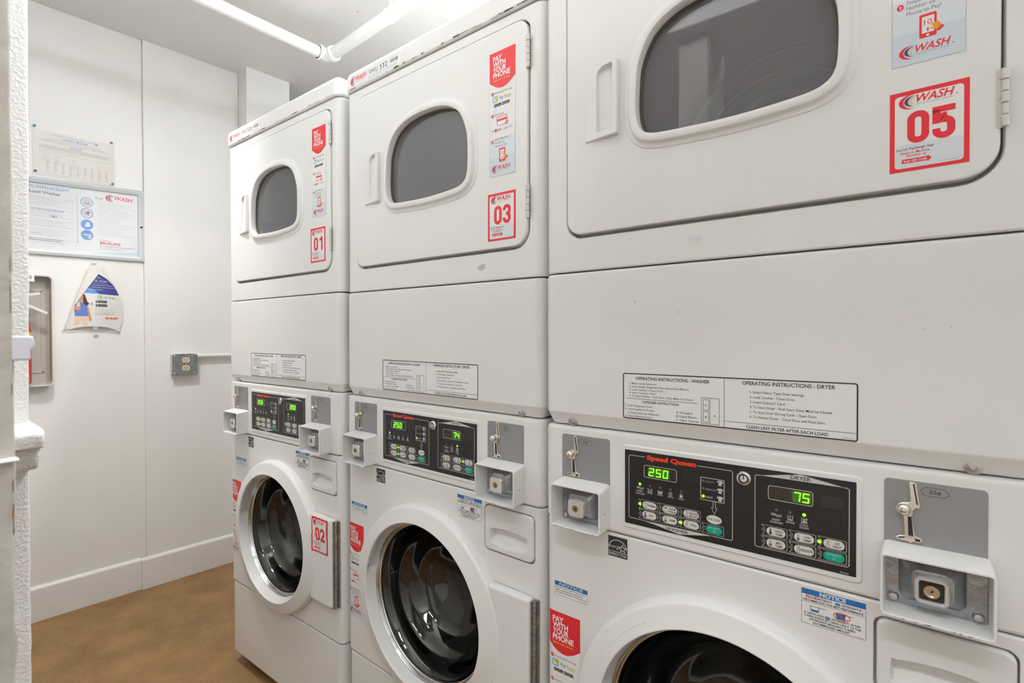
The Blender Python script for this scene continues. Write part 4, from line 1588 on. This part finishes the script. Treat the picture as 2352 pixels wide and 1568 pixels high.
# rust and bare patches on the frame edge
A = Art()
for z_, h_, w_ in ((1096, 20, .5), (1116, 10, .4), (1085, 6, .5), (1240, 26, .35), (1262, 12, .3), (1180, 10, .3)):
    pts = []
    for q in range(12):
        a = 2*PI*q/12
        pts.append((w_*math.cos(a)*random.uniform(.7, 1.2), z_+h_/2*math.sin(a)*random.uniform(.8, 1.1)))
    A.poly(pts, JAMBSTAIN, 1)
A.build_each('rust_stain', door, (JX+.0004, jy-.0020, 0), (0, 0, math.radians(90)))
A = Art()
for x_, z_, w_, h_ in ((-14, 1080, 2.2, 8), (-16, 960, 2.0, 12), (-6, 873, 1.4, 3), (-8, 855, 1.4, 2)):
    A.poly([(x_+w_*.5*math.cos(2*PI*q/10)*random.uniform(.7, 1.2), z_+h_*.5*math.sin(2*PI*q/10)) for q in range(10)], JAMBSTAIN, 1)
A.build_each('rust_stain', door, (JX+.0034, jy-.004, 0), (0, 0, math.radians(90)))

# small pale plastic catch on the frame
bm = bmesh.new()
sx_ = JX-.004
ct = [(0, 0), (.0003, -.003), (.0008, -.0052), (.0008, -.010), (-.0012, -.012), (-.0012, -.0205), (-.011, -.0205), (-.011, 0)]
P0 = [(jy+.0090+a_, 1.2152+b_*.8) for a_, b_ in ct]
v0 = [bm.verts.new((sx_+.003, y, z)) for y, z in P0]
v1 = [bm.verts.new((sx_-.012, y, z)) for y, z in P0]
for i in range(len(P0)):
    j = (i+1) % len(P0)
    bm.faces.new((v0[i], v0[j], v1[j], v1[i]))
bm.faces.new(v0)
bm.faces.new(v1[::-1])
o = finish(bm, 'door_catch', PLASTIC_GREY, door, bevel=.0012)
bm = bmesh.new()
box(bm, JX-.002, JX+.0055, jy-.012, jy+.0008, 1.1320, 1.1345)
finish(bm, 'strike_lip', PLASTIC, door, bevel=.0012)

# ---------------------------------------------------------------- things on the left wall


def wall_empty(name, s, z, off=0.0):
    p = WO+WD*s
    n = Vector((WD.y, -WD.x, 0))       # towards the room
    e = empty(name, (p.x+n.x*off, p.y+n.y*off, z), TH)
    return e


def wall_art(A, name, s, z, off, parent=None, warp=None):
    o = A.build(name, parent, (0, 0, 0), warp)
    if parent is None:
        p = WO+WD*s
        n = Vector((WD.y, -WD.x, 0))
        o.location = (p.x+n.x*off, p.y+n.y*off, z)
        o.rotation_euler = (0, 0, TH)
    else:
        o.location = (0, -off, 0)
    return o


# notice sheet (273 x 190)
A = Art()
A.slab([(0, 0), (273, 0), (273, 190), (0, 190)], PAPER_OLD, .0004)
A.text('THIS PROPERTY IS SERVICED BY LICENSED PEST CONTROL', 55, 176, 4, P_LBLUE, w=160)
A.text('ALWAYS BE SAFE!', 96, 163, 8, P_LBLUE, w=82, bold=0.01)
for i, (x0, x1) in enumerate(((48, 220), (40, 232), (18, 256), (22, 250))):
    A.rect(x0, 158-i*4.4, x1, 159.4-i*4.4, P_LINE, 1)
A.text('NOTICE', 118, 133, 8, P_LBLUE, w=40, bold=0.005)
for i in range(5):
    A.rect(20, 129-i*3.4, 253, 130.8-i*3.4, P_LINE, 1)
A.rect(20, 108, 105, 109.4, P_LGREY, 1)
A.rect(112, 108, 150, 109.4, P_LGREY, 1)
A.rect(20, 100, 250, 101.2, P_LINE, 1)
for i in range(5):
    A.rect(28, 90-i*8, 28+(20, 24, 32, 22, 30)[i], 91.5-i*8, P_LGREY, 1)
    A.rect(70, 88-i*8, 86, 89.5-i*8, P_LGREY, 1)
    A.rect(126, 84-i*8, 139, 85.5-i*8, P_LGREY, 1)
for c in range(9):
    for i in range(15):
        A.rect(42+c*24.5, 62-i*3.2, 42+c*24.5+random.uniform(5, 12), 63.6-i*3.2, P_LINE, 1)
A.rect(60, 8, 220, 9.2, P_LINE, 1)
A.rect(205, 172, 212, 176, P_RED, 2)
A.text('Safer', 252, 4, 4, P_RED, w=12)
o = wall_art(A, 'paper_notice', -.423, 1.8845, .0015)
tag(o, 'yellowed paper pest control notice reading ALWAYS BE SAFE, pinned above the framed board', 'notice')
for (s, z, m_, lb) in ((-.416, 2.084, PINB, 'blue pushpin holding the top left corner of the paper notice'),
                       (-.161, 2.084, PINP, 'purple pushpin holding the top right corner of the paper notice'),
                       (-.415, 1.896, PINP, 'purple pushpin holding the bottom left corner of the paper notice'),
                       (-.158, 1.899, PINB, 'blue pushpin holding the bottom right corner of the paper notice')):
    bm = bmesh.new()
    lathe(bm, [(.0, -.009), (.0035, -.0088), (.0046, -.0075), (.0046, -.006), (.0030, -.005), (.0030, -.003), (.0044, -.002), (.0044, 0), (0, 0)], 0, 0, 16)
    p = WO+WD*s
    o = finish(bm, 'pushpin', m_)
    o.location = (p.x+.0019, p.y, z)
    o.rotation_euler = (0, 0, TH)
    tag(o, lb, 'pushpin', 'pushpins in the paper notice')

# framed instruction board, tilted a touch; s from -.80 to -.043
E_ = wall_empty('instruction_board', -.80, 1.5)
FW, FZ0, FZ1 = 757, 49, 388


def tz(x):      # the frame hangs slightly off level
    return 1.0
bm = bmesh.new()
o_ = [(0, .040), (.757, .055), (.757, .388), (0, .352)]
i_ = [(.022, .062), (.735, .076), (.735, .364), (.022, .330)]
ov_ = [[(x, y, z) for x, z in o_] for y in (-.001, -.013)]
iv_ = [[(x, y, z) for x, z in i_] for y in (-.013, -.004)]
mid = [((a[0]+b[0])/2, -.016, (a[1]+b[1])/2) for a, b in zip(o_, i_)]
loops(bm, [ov_[0], ov_[1], mid, iv_[0], iv_[1]])
finish(bm, 'board_frame', FRAMEM, E_, smooth=False)
A = Art()
A.slab([(20, 60), (737, 74), (737, 366), (20, 332)], P_WHITE, .002)
A.text('Laundry Room Instructions', 250, 343-20+4, 15, P_LBLUE, w=240, bold=-0.01, lay=2)
A.text('Front-Load Washer', 320, 305, 12, P_GREY, w=144, bold=0.02, lay=2)
for i, z_ in enumerate(range(290, 90, -8)):
    if i in (5, 11, 16, 21):
        continue
    A.rect(366 if i % 5 else 360, z_, 366+random.uniform(90, 145), z_+1.6, P_LINE, 2)
A.text('HOW TO USE THE EXPRESS PAYMENT SYSTEM', 368, 236, 6, P_LBLUE, w=105, bold=0.01, lay=2)
A.disc(440, 215, 11, P_LBLUE, 2, rz=6)
A.disc(440, 215, 9, P_WHITE, 3, rz=4.4)
A.text('he', 440, 211.5, 6, P_NAVY, al='c', bold=.03, lay=4)
A.text('NO HEAT CYCLE', 370, 134, 5, P_LBLUE, w=32, lay=2)
A.rect(360, 114, 470, 116.4, P_GREY, 2)
A.rect(360, 107, 462, 109.4, P_GREY, 2)
A.line(517, 118, 517, 326, .9, P_LBLUE, 2)
A.disc(517, 118, 2.4, P_LBLUE, 3)
for i, z_ in enumerate((296, 248, 198, 152)):
    A.disc(550, z_, 20, P_LBLUE if i > 1 else P_PALE2, 2, rz=21)
    A.stroke(circ(550, z_, 20, 30, 21), 2.6, P_LBLUE, 3)
    if i == 0:
        A.disc(550, z_+2, 12, P_LINE, 3, rz=11)
        A.rect(540, z_-8, 560, z_-5, P_RED, 4)
    elif i == 1:
        A.rect(540, z_-11, 560, z_+10, P_LINE, 3, r=4)
        A.poly([(548, z_-4), (560, z_-2), (558, z_+9), (550, z_+8)], P_RED, 4)
    elif i == 2:
        A.poly([(542, z_-12), (562, z_-6), (558, z_+12), (548, z_+10)], P_WHITE, 3)
    else:
        A.rect(536, z_-2, 566, z_+4, P_PALE, 3)
        A.poly([(552, z_-14), (562, z_-16), (566, z_-4), (556, z_-2)], P_BEIGE, 4)
A.text('Dryer', 580, 319, 11, P_GREY, w=27, bold=0.01, lay=2)
wash_logo(A, 616, 326, 106, lay=2, sub=False)
for i, z_ in enumerate(range(305, 152, -7)):
    A.rect(590 if i % 4 else 584, z_, 590+random.uniform(70, 136), z_+1.4, P_LINE, 2)
A.text('FOR SERVICE CALL:', 593, 133, 4.5, P_GREY, w=43, bold=.01, lay=2)
A.text('800.342.5932', 593, 118, 11, P_RED, w=75, bold=0.03, lay=2)
A.text('Or request service online at www.wash.com', 593, 108, 4.8, P_GREY, w=128, bold=.01, lay=2)
A.text('Please identify the laundry room number and the', 593, 100, 4, P_GREY, w=100, lay=2)
A.text('machine number when requesting service', 593, 93, 4, P_GREY, w=88, lay=2)
A.poly([(560, 74), (735, 78), (735, 96), (700, 90), (620, 84)], P_PALE, 1)
A.poly([(360, 330), (500, 346), (470, 325), (360, 322)], P_PALE2, 1)
A.build('instruction_sheet', E_, (0, -.004, 0))
bm = bmesh.new()
v_ = [bm.verts.new((x, -.0075, z)) for x, z in i_]
bm.faces.new(v_)
finish(bm, 'clear_film', WRAP, E_, smooth=False)
bm = bmesh.new()
lathe(bm, [(.005, -.0145), (.005, -.017), (.003, -.0178), (.0, -.0178)], .746, .215, 16)
finish(bm, 'frame_screw', RUBBER, E_)
tag(E_, 'grey framed laundry instruction board under crinkled clear film, on the end wall', 'sign board')

# curled poster, s -.340 .. -.120, z 1.215..1.53; local origin at s=-.34, z=1.2
A = Art()


def pp(s, z):
    return ((s+.34)*1000, (z-1.2)*1000)


SIL = [(-.338, 1.221), (-.329, 1.232), (-.310, 1.241), (-.285, 1.2455), (-.227, 1.246), (-.175, 1.243), (-.137, 1.240), (-.1255, 1.275), (-.1235, 1.315), (-.128, 1.350), (-.140, 1.392), (-.158, 1.432),
       (-.180, 1.470), (-.200, 1.510), (-.206, 1.5165), (-.2150, 1.515), (-.222, 1.520), (-.240, 1.5150), (-.246, 1.505), (-.258, 1.470), (-.275, 1.420), (-.296, 1.350), (-.318, 1.280)]


def bulge(x, y, z):
    s = x-.34
    t = (s+.338)/.215
    zz_ = z/.33
    b = .004+.022*math.sin(PI*max(0, min(1, t)))*(.35+.65*max(0, min(1, 1-abs(zz_-.45))))
    return (x, y-b, z)


def gpoly(A, pts, m, lay, cell=14):
    """polygon cut into horizontal bands so that it can follow the curl"""
    zs_ = sorted(set([p[1] for p in pts]))
    z0_, z1_ = zs_[0], zs_[-1]
    n_ = max(1, int((z1_-z0_)/cell))
    bmt = bmesh.new()
    f_ = bmt.faces.new([bmt.verts.new((x, 0, z)) for x, z in pts])
    for i in range(1, n_):
        bmesh.ops.bisect_plane(bmt, geom=bmt.verts[:]+bmt.edges[:]+bmt.faces[:], plane_co=(0, 0, z0_+(z1_-z0_)*i/n_), plane_no=(0, 0, 1))
    x0_, x1_ = min(p[0] for p in pts), max(p[0] for p in pts)
    m_ = max(1, int((x1_-x0_)/cell))
    for i in range(1, m_):
        bmesh.ops.bisect_plane(bmt, geom=bmt.verts[:]+bmt.edges[:]+bmt.faces[:], plane_co=(x0_+(x1_-x0_)*i/m_, 0, 0), plane_no=(1, 0, 0))
    for f in bmt.faces:
        A.poly([(v.co.x, v.co.z) for v in f.verts], m, lay)
    bmt.free()


def lineclip(A, s, s0, z, h, w_, m, lay, **kw):
    x, zz_ = pp(s0, z)
    A.text(s, x, zz_, h, m, w=w_, lay=lay, **kw)


LAY_KEEP = LAY
LAY = 0.0003
gpoly(A, [pp(*p) for p in SIL], PAPER, 1)
gpoly(A, [pp(*p) for p in ((-.266, 1.394), (-.200, 1.391), (-.1405, 1.3885), (-.150, 1.413), (-.165, 1.437), (-.188, 1.462), (-.2155, 1.481), (-.240, 1.440))], P_INDIGO, 2)
gpoly(A, [pp(*p) for p in ((-.266, 1.394), (-.212, 1.3915), (-.235, 1.412), (-.252, 1.4175))], P_LBLUE, 3)
lineclip(A, 'ry', -.219, 1.463, 6, 9, P_WHITE, 3)
lineclip(A, '% Cas', -.229, 1.446, 8, 44, P_WHITE, 3)
A.line(*pp(-.234, 1.440), *pp(-.178, 1.4385), .9, P_ORANGE, 3)
for i, (a_, b_) in enumerate(((-.238, -.165), (-.246, -.155), (-.250, -.200))):
    A.line(*pp(a_, 1.431-i*.010), *pp(b_, 1.430-i*.010), 1.4, P_PALE, 4)
payrange(A, *pp(-.219, 1.369), 62, 3)
for i in (0, 1):
    x, z = pp(-.226, 1.353-.0165*i)
    A.rect(x, z-2, x+40, z+9, P_BLACK, 3, r=1.2)
    A.disc(x+6, z+3.5, 3, P_WHITE, 4, n=10)
    A.text(('App Store', 'Google Play')[i], x+12, z+.6, 4.2, P_WHITE, w=25, lay=4)
lineclip(A, 'The app is available for download', -.228, 1.319, 2.6, 78, P_GREY, 3)
lineclip(A, 'in the Apple and Google Play store.', -.228, 1.3095, 2.6, 82, P_GREY, 3)
lineclip(A, 'Download PayRange today!', -.228, 1.3005, 3.0, 68, P_BLACK, 3, bold=.012)
lineclip(A, 'WASH', -.192, 1.2785, 9, 48, P_SQRED, 3, bold=.03, shear=.3)
# printed figure: person in a blue shirt holding up a phone
for pts, m_, l_ in (
        (((-.300, 1.250), (-.286, 1.250), (-.276, 1.277), (-.272, 1.250), (-.254, 1.250), (-.250, 1.291), (-.294, 1.291)), P_BEIGE, 2),
        (((-.296, 1.291), (-.251, 1.291), (-.255, 1.330), (-.252, 1.343), (-.262, 1.352), (-.284, 1.352), (-.296, 1.342), (-.298, 1.320)), P_SHIRT, 3),
        (((-.255, 1.330), (-.251, 1.334), (-.245, 1.300), (-.240, 1.275), (-.246, 1.268), (-.249, 1.276), (-.251, 1.300)), P_SKIN, 4),
        (((-.298, 1.326), (-.290, 1.315), (-.280, 1.318), (-.276, 1.334), (-.284, 1.342), (-.292, 1.341)), P_SKIN, 4),
        (((-.289, 1.354), (-.272, 1.352), (-.266, 1.372), (-.270, 1.388), (-.281, 1.375)), P_SKIN, 4),
        (((-.270, 1.392), (-.262, 1.384), (-.257, 1.364), (-.252, 1.346), (-.258, 1.338), (-.266, 1.345), (-.270, 1.362), (-.268, 1.378)), P_HAIR, 5),
        (((-.290, 1.333), (-.280, 1.332), (-.279, 1.350), (-.289, 1.351)), P_PALE, 6)):
    A.poly([pp(*p) for p in pts], m_, l_)
x, z = pp(-.2575, 1.347)
A.rect(x, z-4, x+8, z+4, P_BLACK, 3)
A.rect(x+13, z+2, x+21, z+4.5, P_RED, 3)
A.rect(x+13, z-7, x+21, z-1, P_LGREY, 3)
LAY = LAY_KEEP
# the two rolled-over sides
LAY = 0.0012
CUS = []
CUS.append(Art())
gpoly(CUS[-1], [pp(*p) for p in ((-.338, 1.221), (-.326, 1.247), (-.3225, 1.2455), (-.300, 1.332), (-.268, 1.391), (-.2155, 1.480), (-.206, 1.5165), (-.2150, 1.515), (-.222, 1.520), (-.240, 1.5150), (-.246, 1.505),
                            (-.258, 1.470), (-.275, 1.420), (-.296, 1.350), (-.318, 1.280))], PAPER_BACK, 3, 10)
CUS.append(Art())
gpoly(CUS[-1], [pp(*p) for p in ((-.206, 1.5165), (-.2155, 1.480), (-.187, 1.4625), (-.165, 1.438), (-.148, 1.412), (-.1395, 1.392), (-.158, 1.435), (-.178, 1.470), (-.199, 1.510))], PAPER_BACK, 3, 10)
CUS.append(Art())
gpoly(CUS[-1], [pp(*p) for p in ((-.137, 1.2405), (-.175, 1.2435), (-.205, 1.246), (-.165, 1.236), (-.138, 1.222))], PAPER_BACK, 1, 10)
CUS.append(Art())
gpoly(CUS[-1], [pp(*p) for p in ((-.338, 1.221), (-.310, 1.2415), (-.285, 1.246), (-.250, 1.2465), (-.285, 1.241), (-.318, 1.231))], PAPER_BACK, 1, 10)
LAY = LAY_KEEP
E_ = wall_empty('poster', -.34, 1.2)
A.build('printed_sheet', E_, (0, 0, 0), bulge)


def bulge2(x, y, z):
    x2, y2, z2 = bulge(x, y, z)
    return (x2, y2-.002, z2)


for CU in CUS:
    CU.build('curled_edge', E_, (0, 0, 0), bulge2)
tag(E_, 'curled paper poster with blue top and person in blue shirt, taped under the framed board', 'poster')


def tape(s0, z0, rot, y, lb):
    A = Art()
    A.slab([(0, 0), (17, 0), (17, 15), (0, 15)], TAPE, .0003)
    for i in range(5):
        for j in range(5):
            if (i+j) % 2 == 0:
                A.poly([(i*3.4+.6, j*3+1.5), (i*3.4+1.9, j*3+.3), (i*3.4+3.2, j*3+1.5), (i*3.4+1.9, j*3+2.7)], TAPED, 1)
    o = wall_art(A, 'tape_piece', s0, z0, y)
    tag(o, lb, 'tape', 'tape on the curled poster')


tape(-.237, 1.515, 0, .014, 'green patterned tape piece holding the pointed top of the curled poster')
tape(-.2365, 1.2315, 0, .030, 'green patterned tape piece holding the bottom edge of the curled poster')

# outlet box
E_ = wall_empty('outlet_box', .057, 1.011, .012)
bm = bmesh.new()
prism(bm, rrect(0, 0, .108, .1035, .008, 4), -.036, .0)
finish(bm, 'back_box', mat('painted_box', (.72, .70, .66), .5, vary=.1, vscale=30), E_)
bm = bmesh.new()
prism(bm, rrect(-.0005, -.0005, .1085, .104, .010, 4), -.0385, -.0362)
finish(bm, 'cover_plate', ZINC, E_, bevel=.0006, seg=1)
for cz_ in (.0735, .0335):
    bm = bmesh.new()
    pts = [(x, max(cz_-.0135, min(cz_+.0135, z))) for x, z in circ(.0575, cz_, .0172, 40)]
    prism(bm, pts, -.0420, -.0385)
    oo = finish(bm, 'outlet_socket', IVORY, E_, bevel=.0006, seg=1)
    A = Art()
    A.rect(49.6, cz_*1000-1, 51.4, cz_*1000+7, BLACK, 1)
    A.rect(62.4, cz_*1000-1, 64.2, cz_*1000+7.4, BLACK, 1)
    A.disc(57.5, cz_*1000-7, 2.4, BLACK, 1, n=12)
    A.build('socket_slot', oo, (0, -.0421, 0))
for sx2, sz2 in ((.0575, .0535), (.0575, .012), (.0575, .095), (.010, .095), (.098, .098), (.010, .008), (.098, .008)):
    bm = bmesh.new()
    r_ = .003 if sx2 == .0575 else .0052
    lathe(bm, [(r_, -.0385), (r_, -.0400), (r_*.6, -.0412), (.0, -.0412)], sx2, sz2, 12)
    finish(bm, 'cover_screw', STEEL, E_)
tag(E_, 'galvanised metal outlet box with two ivory sockets on the end wall', 'outlet')
# conduit
n = Vector((WD.y, -WD.x, 0))
bm = bmesh.new()
pa = WO+WD*.165+n*.032
pb = WO+WD*.374+n*.032
tube(bm, [(*pa.xy, 1.1035), (*pb.xy, 1.1015)], .0105, 14)
tube(bm, [(*(pa+WD*.002).xy, 1.1035), (*(pa+WD*.016).xy, 1.1035)], .0135, 14)
o = finish(bm, 'conduit_pipe', PIPEP)
tag(o, 'thin white painted conduit running from the outlet box to behind the machines', 'pipe')

# fire extinguisher cabinet: open beige tray, s -.60..-.371
E_ = wall_empty('extinguisher_cabinet', -.60, .998)
bm = bmesh.new()
o_ = rrect(0, 0, .229, .457, .018, 6)
i_ = offset(o_, -.005)
loops(bm, [L3(o_, -.001), L3(o_, -.048), L3(offset(o_, -.0015), -.050), L3(offset(o_, -.004), -.050), L3(i_, -.048), L3(offset(i_, -.001), -.006)], cap1=True)
finish(bm, 'cabinet_body', CABBEIGE, E_)
bm = bmesh.new()
o2 = offset(o_, .004)
loops(bm, [L3(o2, -.046), L3(o2, -.051), L3(offset(o_, -.002), -.0515), L3(offset(o_, -.002), -.046)])
finish(bm, 'cabinet_rim', CABLIP, E_)
bm = bmesh.new()
q0 = rrect(.03, .05, .205, .40, .004, 3)
loops(bm, [L3(q0, -.0060), L3(q0, -.0085), L3(offset(q0, -.008), -.0085), L3(offset(q0, -.008), -.0060)])
finish(bm, 'inner_rib', CABBEIGE, E_)
A = Art()
A.slab([(0, 0), (62, 0), (62, 32), (0, 32)], P_WHITE, .0008)
A.text('FIRE', 6, 12, 11, P_BLACK, w=48, bold=.03)
A.build('cabinet_card', E_, (.112, -.0535, .430))
tag(E_, 'beige plastic fire extinguisher cabinet on the end wall, half hidden by the doorway pier', 'cabinet')
E2 = wall_empty('fire_extinguisher', -.60+.105, 1.008)
bm = bmesh.new()
for prof_ in ([(0, .0), (.052, .0), (.057, .006), (.057, .215), (.053, .245), (.040, .268), (.020, .280), (.018, .29), (0, .29)],):
    rr = []
    for r_, z_ in prof_:
        rr.append((r_, z_))
    nseg = 40
    rings = [[bm.verts.new((r_*math.cos(2*PI*q/nseg), r_*math.sin(2*PI*q/nseg)-.068, z_)) for q in range(nseg)] for r_, z_ in rr if r_ > 0]
    for a, b in zip(rings, rings[1:]):
        for q in range(nseg):
            bm.faces.new((a[q], a[(q+1) % nseg], b[(q+1) % nseg], b[q]))
    bm.faces.new(rings[0][::-1])
    bm.faces.new(rings[-1])
finish(bm, 'tank', EXTRED, E2)
bm = bmesh.new()
for z0_, z1_ in ((.205, .212), (.150, .205)):
    nseg = 40
    for q in range(nseg):
        a0, a1 = 2*PI*q/nseg, 2*PI*(q+1)/nseg
        bm.faces.new([bm.verts.new((.0576*math.cos(a), .0576*math.sin(a)-.068, z)) for a, z in ((a0, z0_), (a1, z0_), (a1, z1_), (a0, z1_))])
finish(bm, 'yellow_band', P_YEL, E2)
bm = bmesh.new()
tube(bm, [(0, -.068, .285), (0, -.068, .318)], .014, 16)
finish(bm, 'valve_neck', STEEL, E2)
bm = bmesh.new()
for pts in ([(-.02, -.068, .350), (.03, -.068, .358), (.082, -.07, .372)], [(-.01, -.068, .315), (.04, -.068, .325), (.105, -.07, .290)]):
    for a, b in zip(pts, pts[1:]):
        a, b = Vector(a), Vector(b)
        d = (b-a).normalized()
        nrm = Vector((-d.z, 0, d.x))*.005
        v8 = [bm.verts.new(p) for p in (a-nrm+Vector((0, .008, 0)), b-nrm+Vector((0, .008, 0)), b+nrm+Vector((0, .008, 0)), a+nrm+Vector((0, .008, 0)),
                                        a-nrm-Vector((0, .008, 0)), b-nrm-Vector((0, .008, 0)), b+nrm-Vector((0, .008, 0)), a+nrm-Vector((0, .008, 0)))]
        for f in ((0, 1, 2, 3), (7, 6, 5, 4), (0, 4, 5, 1), (3, 2, 6, 7), (0, 3, 7, 4), (1, 5, 6, 2)):
            bm.faces.new([v8[q] for q in f])
finish(bm, 'squeeze_handle', LOCKM, E2, smooth=False)
tag(E2, 'red fire extinguisher with yellow band standing in the beige cabinet', 'fire extinguisher')

# ---------------------------------------------------------------- ceiling pipe
PZ = 2.45
R_ = .024
E_ = empty('ceiling_pipe', (-.775, .42, PZ))


def segpipe(name, pts, r=R_, m=PIPEP, n=24):
    bm = bmesh.new()
    tube(bm, pts, r, n)
    return finish(bm, name, m, E_)


segpipe('pipe_run', [(-.021, -1.36, 0), (-.010, -.5, 0), (.004, -.035, 0)])
segpipe('pipe_run', [(.040, .006, 0), (.45, -.008, 0), (1.5, -.05, 0), (2.80, -.09, 0)])
bm = bmesh.new()
el = [(.004, -.045, 0), (.004, -.020, 0), (.006, -.004, 0), (.014, .004, 0), (.028, .006, 0), (.050, .006, 0)]
tube(bm, el, .0275, 20)
finish(bm, 'pipe_elbow', PIPEP, E_)
for c_, d_, L_ in (((.004, -.040, 0), (0, 1, 0), .010), ((.004, -.028, 0), (0, 1, 0), .006), ((.036, .006, 0), (1, 0, 0), .008), ((.050, .006, 0), (1, 0, 0), .008)):
    c_, d_ = Vector(c_), Vector(d_)
    bm = bmesh.new()
    tube(bm, [c_-d_*L_/2, c_+d_*L_/2], .0325, 24)
    finish(bm, 'pipe_collar', PIPEP, E_, bevel=.002)
# drips of dark grime under the pipe
for side in (0, 1):
    A = Art()
    for q in range(16):
        x_ = 60+q*30+random.uniform(-8, 8)
        A.rect(x_, -.8, x_+random.uniform(2, 12), .8, RUSTDIRT if random.random() < .4 else P_LGREY, 1)
    if side == 0:
        A.build_each('grime_spot', E_, (-.014+.0155, -.56, -.0188), (math.radians(50), 0, math.radians(90)))
    else:
        A.build_each('grime_spot', E_, (.03, .003-.0195, -.0150), (math.radians(50), 0, 0))
tag(E_, 'white painted sprinkler pipe turning a corner just below the ceiling', 'pipe')
H_ = empty('pipe_hanger', (-.775+.46, .412, PZ))
bm = bmesh.new()
for dx in (-.012, .014):
    lathe(bm, [(.0245, dx-.003), (.0275, dx-.003), (.0275, dx+.003), (.0245, dx+.003)], 0, 0, 24)
    pass
for v in bm.verts:
    x_, y_, z_ = v.co
    v.co = Vector((y_, x_, z_))
finish(bm, 'hanger_strap', PIPEP, H_)
bm = bmesh.new()
tube(bm, [(-.010, 0, .026), (-.004, 0, .040), (.0, 0, .058)], .0045, 10)
tube(bm, [(.014, 0, .026), (.006, 0, .040), (.0, 0, .058)], .0045, 10)
tube(bm, [(0, 0, .050), (0, 0, .149)], .006, 12)
tube(bm, [(0, 0, .055), (0, 0, .068)], .011, 6)
finish(bm, 'hanger_rod', PIPEP, H_)
tag(H_, 'white painted hanger rod and strap holding the ceiling pipe', 'pipe hanger')

# ---------------------------------------------------------------- ceiling light above the machines
E_ = empty('ceiling_light', (.62, .19, CEIL))
bm = bmesh.new()
box(bm, -.62, .62, -.06, .06, -.035, 0)
finish(bm, 'lamp_housing', PLASTIC, E_, bevel=.004)
TUBEM = mat('lit_tube', (.94, .975, 1.0), .4, emit=TUBE_EMIT)
for dy in (-.033, .033):
    bm = bmesh.new()
    tube(bm, [(-.60, dy, -.056), (.60, dy, -.056)], .016, 16)
    finish(bm, 'lamp_tube', TUBEM, E_)
tag(E_, 'fluorescent ceiling light with two tubes above the machines', 'ceiling light')
# rusty specks on the ceiling
for i, (x_, y_, r_) in enumerate(((-1.15, .02, .003), (-.60, .46, .004), (-.42, .56, .0025), (-1.09, -.02, .002), (-.05, .50, .003), (.02, .42, .003))):
    A = Art()
    A.disc(0, 0, r_*1000, P_ORANGE, 1, n=9)
    o = A.build('rust_speck', None, (x_, y_, CEIL-.0003))
    o.rotation_euler = (math.radians(90), 0, 0)
    tag(o, 'small orange rust speck on the ceiling', 'stain', 'rust specks on the ceiling')
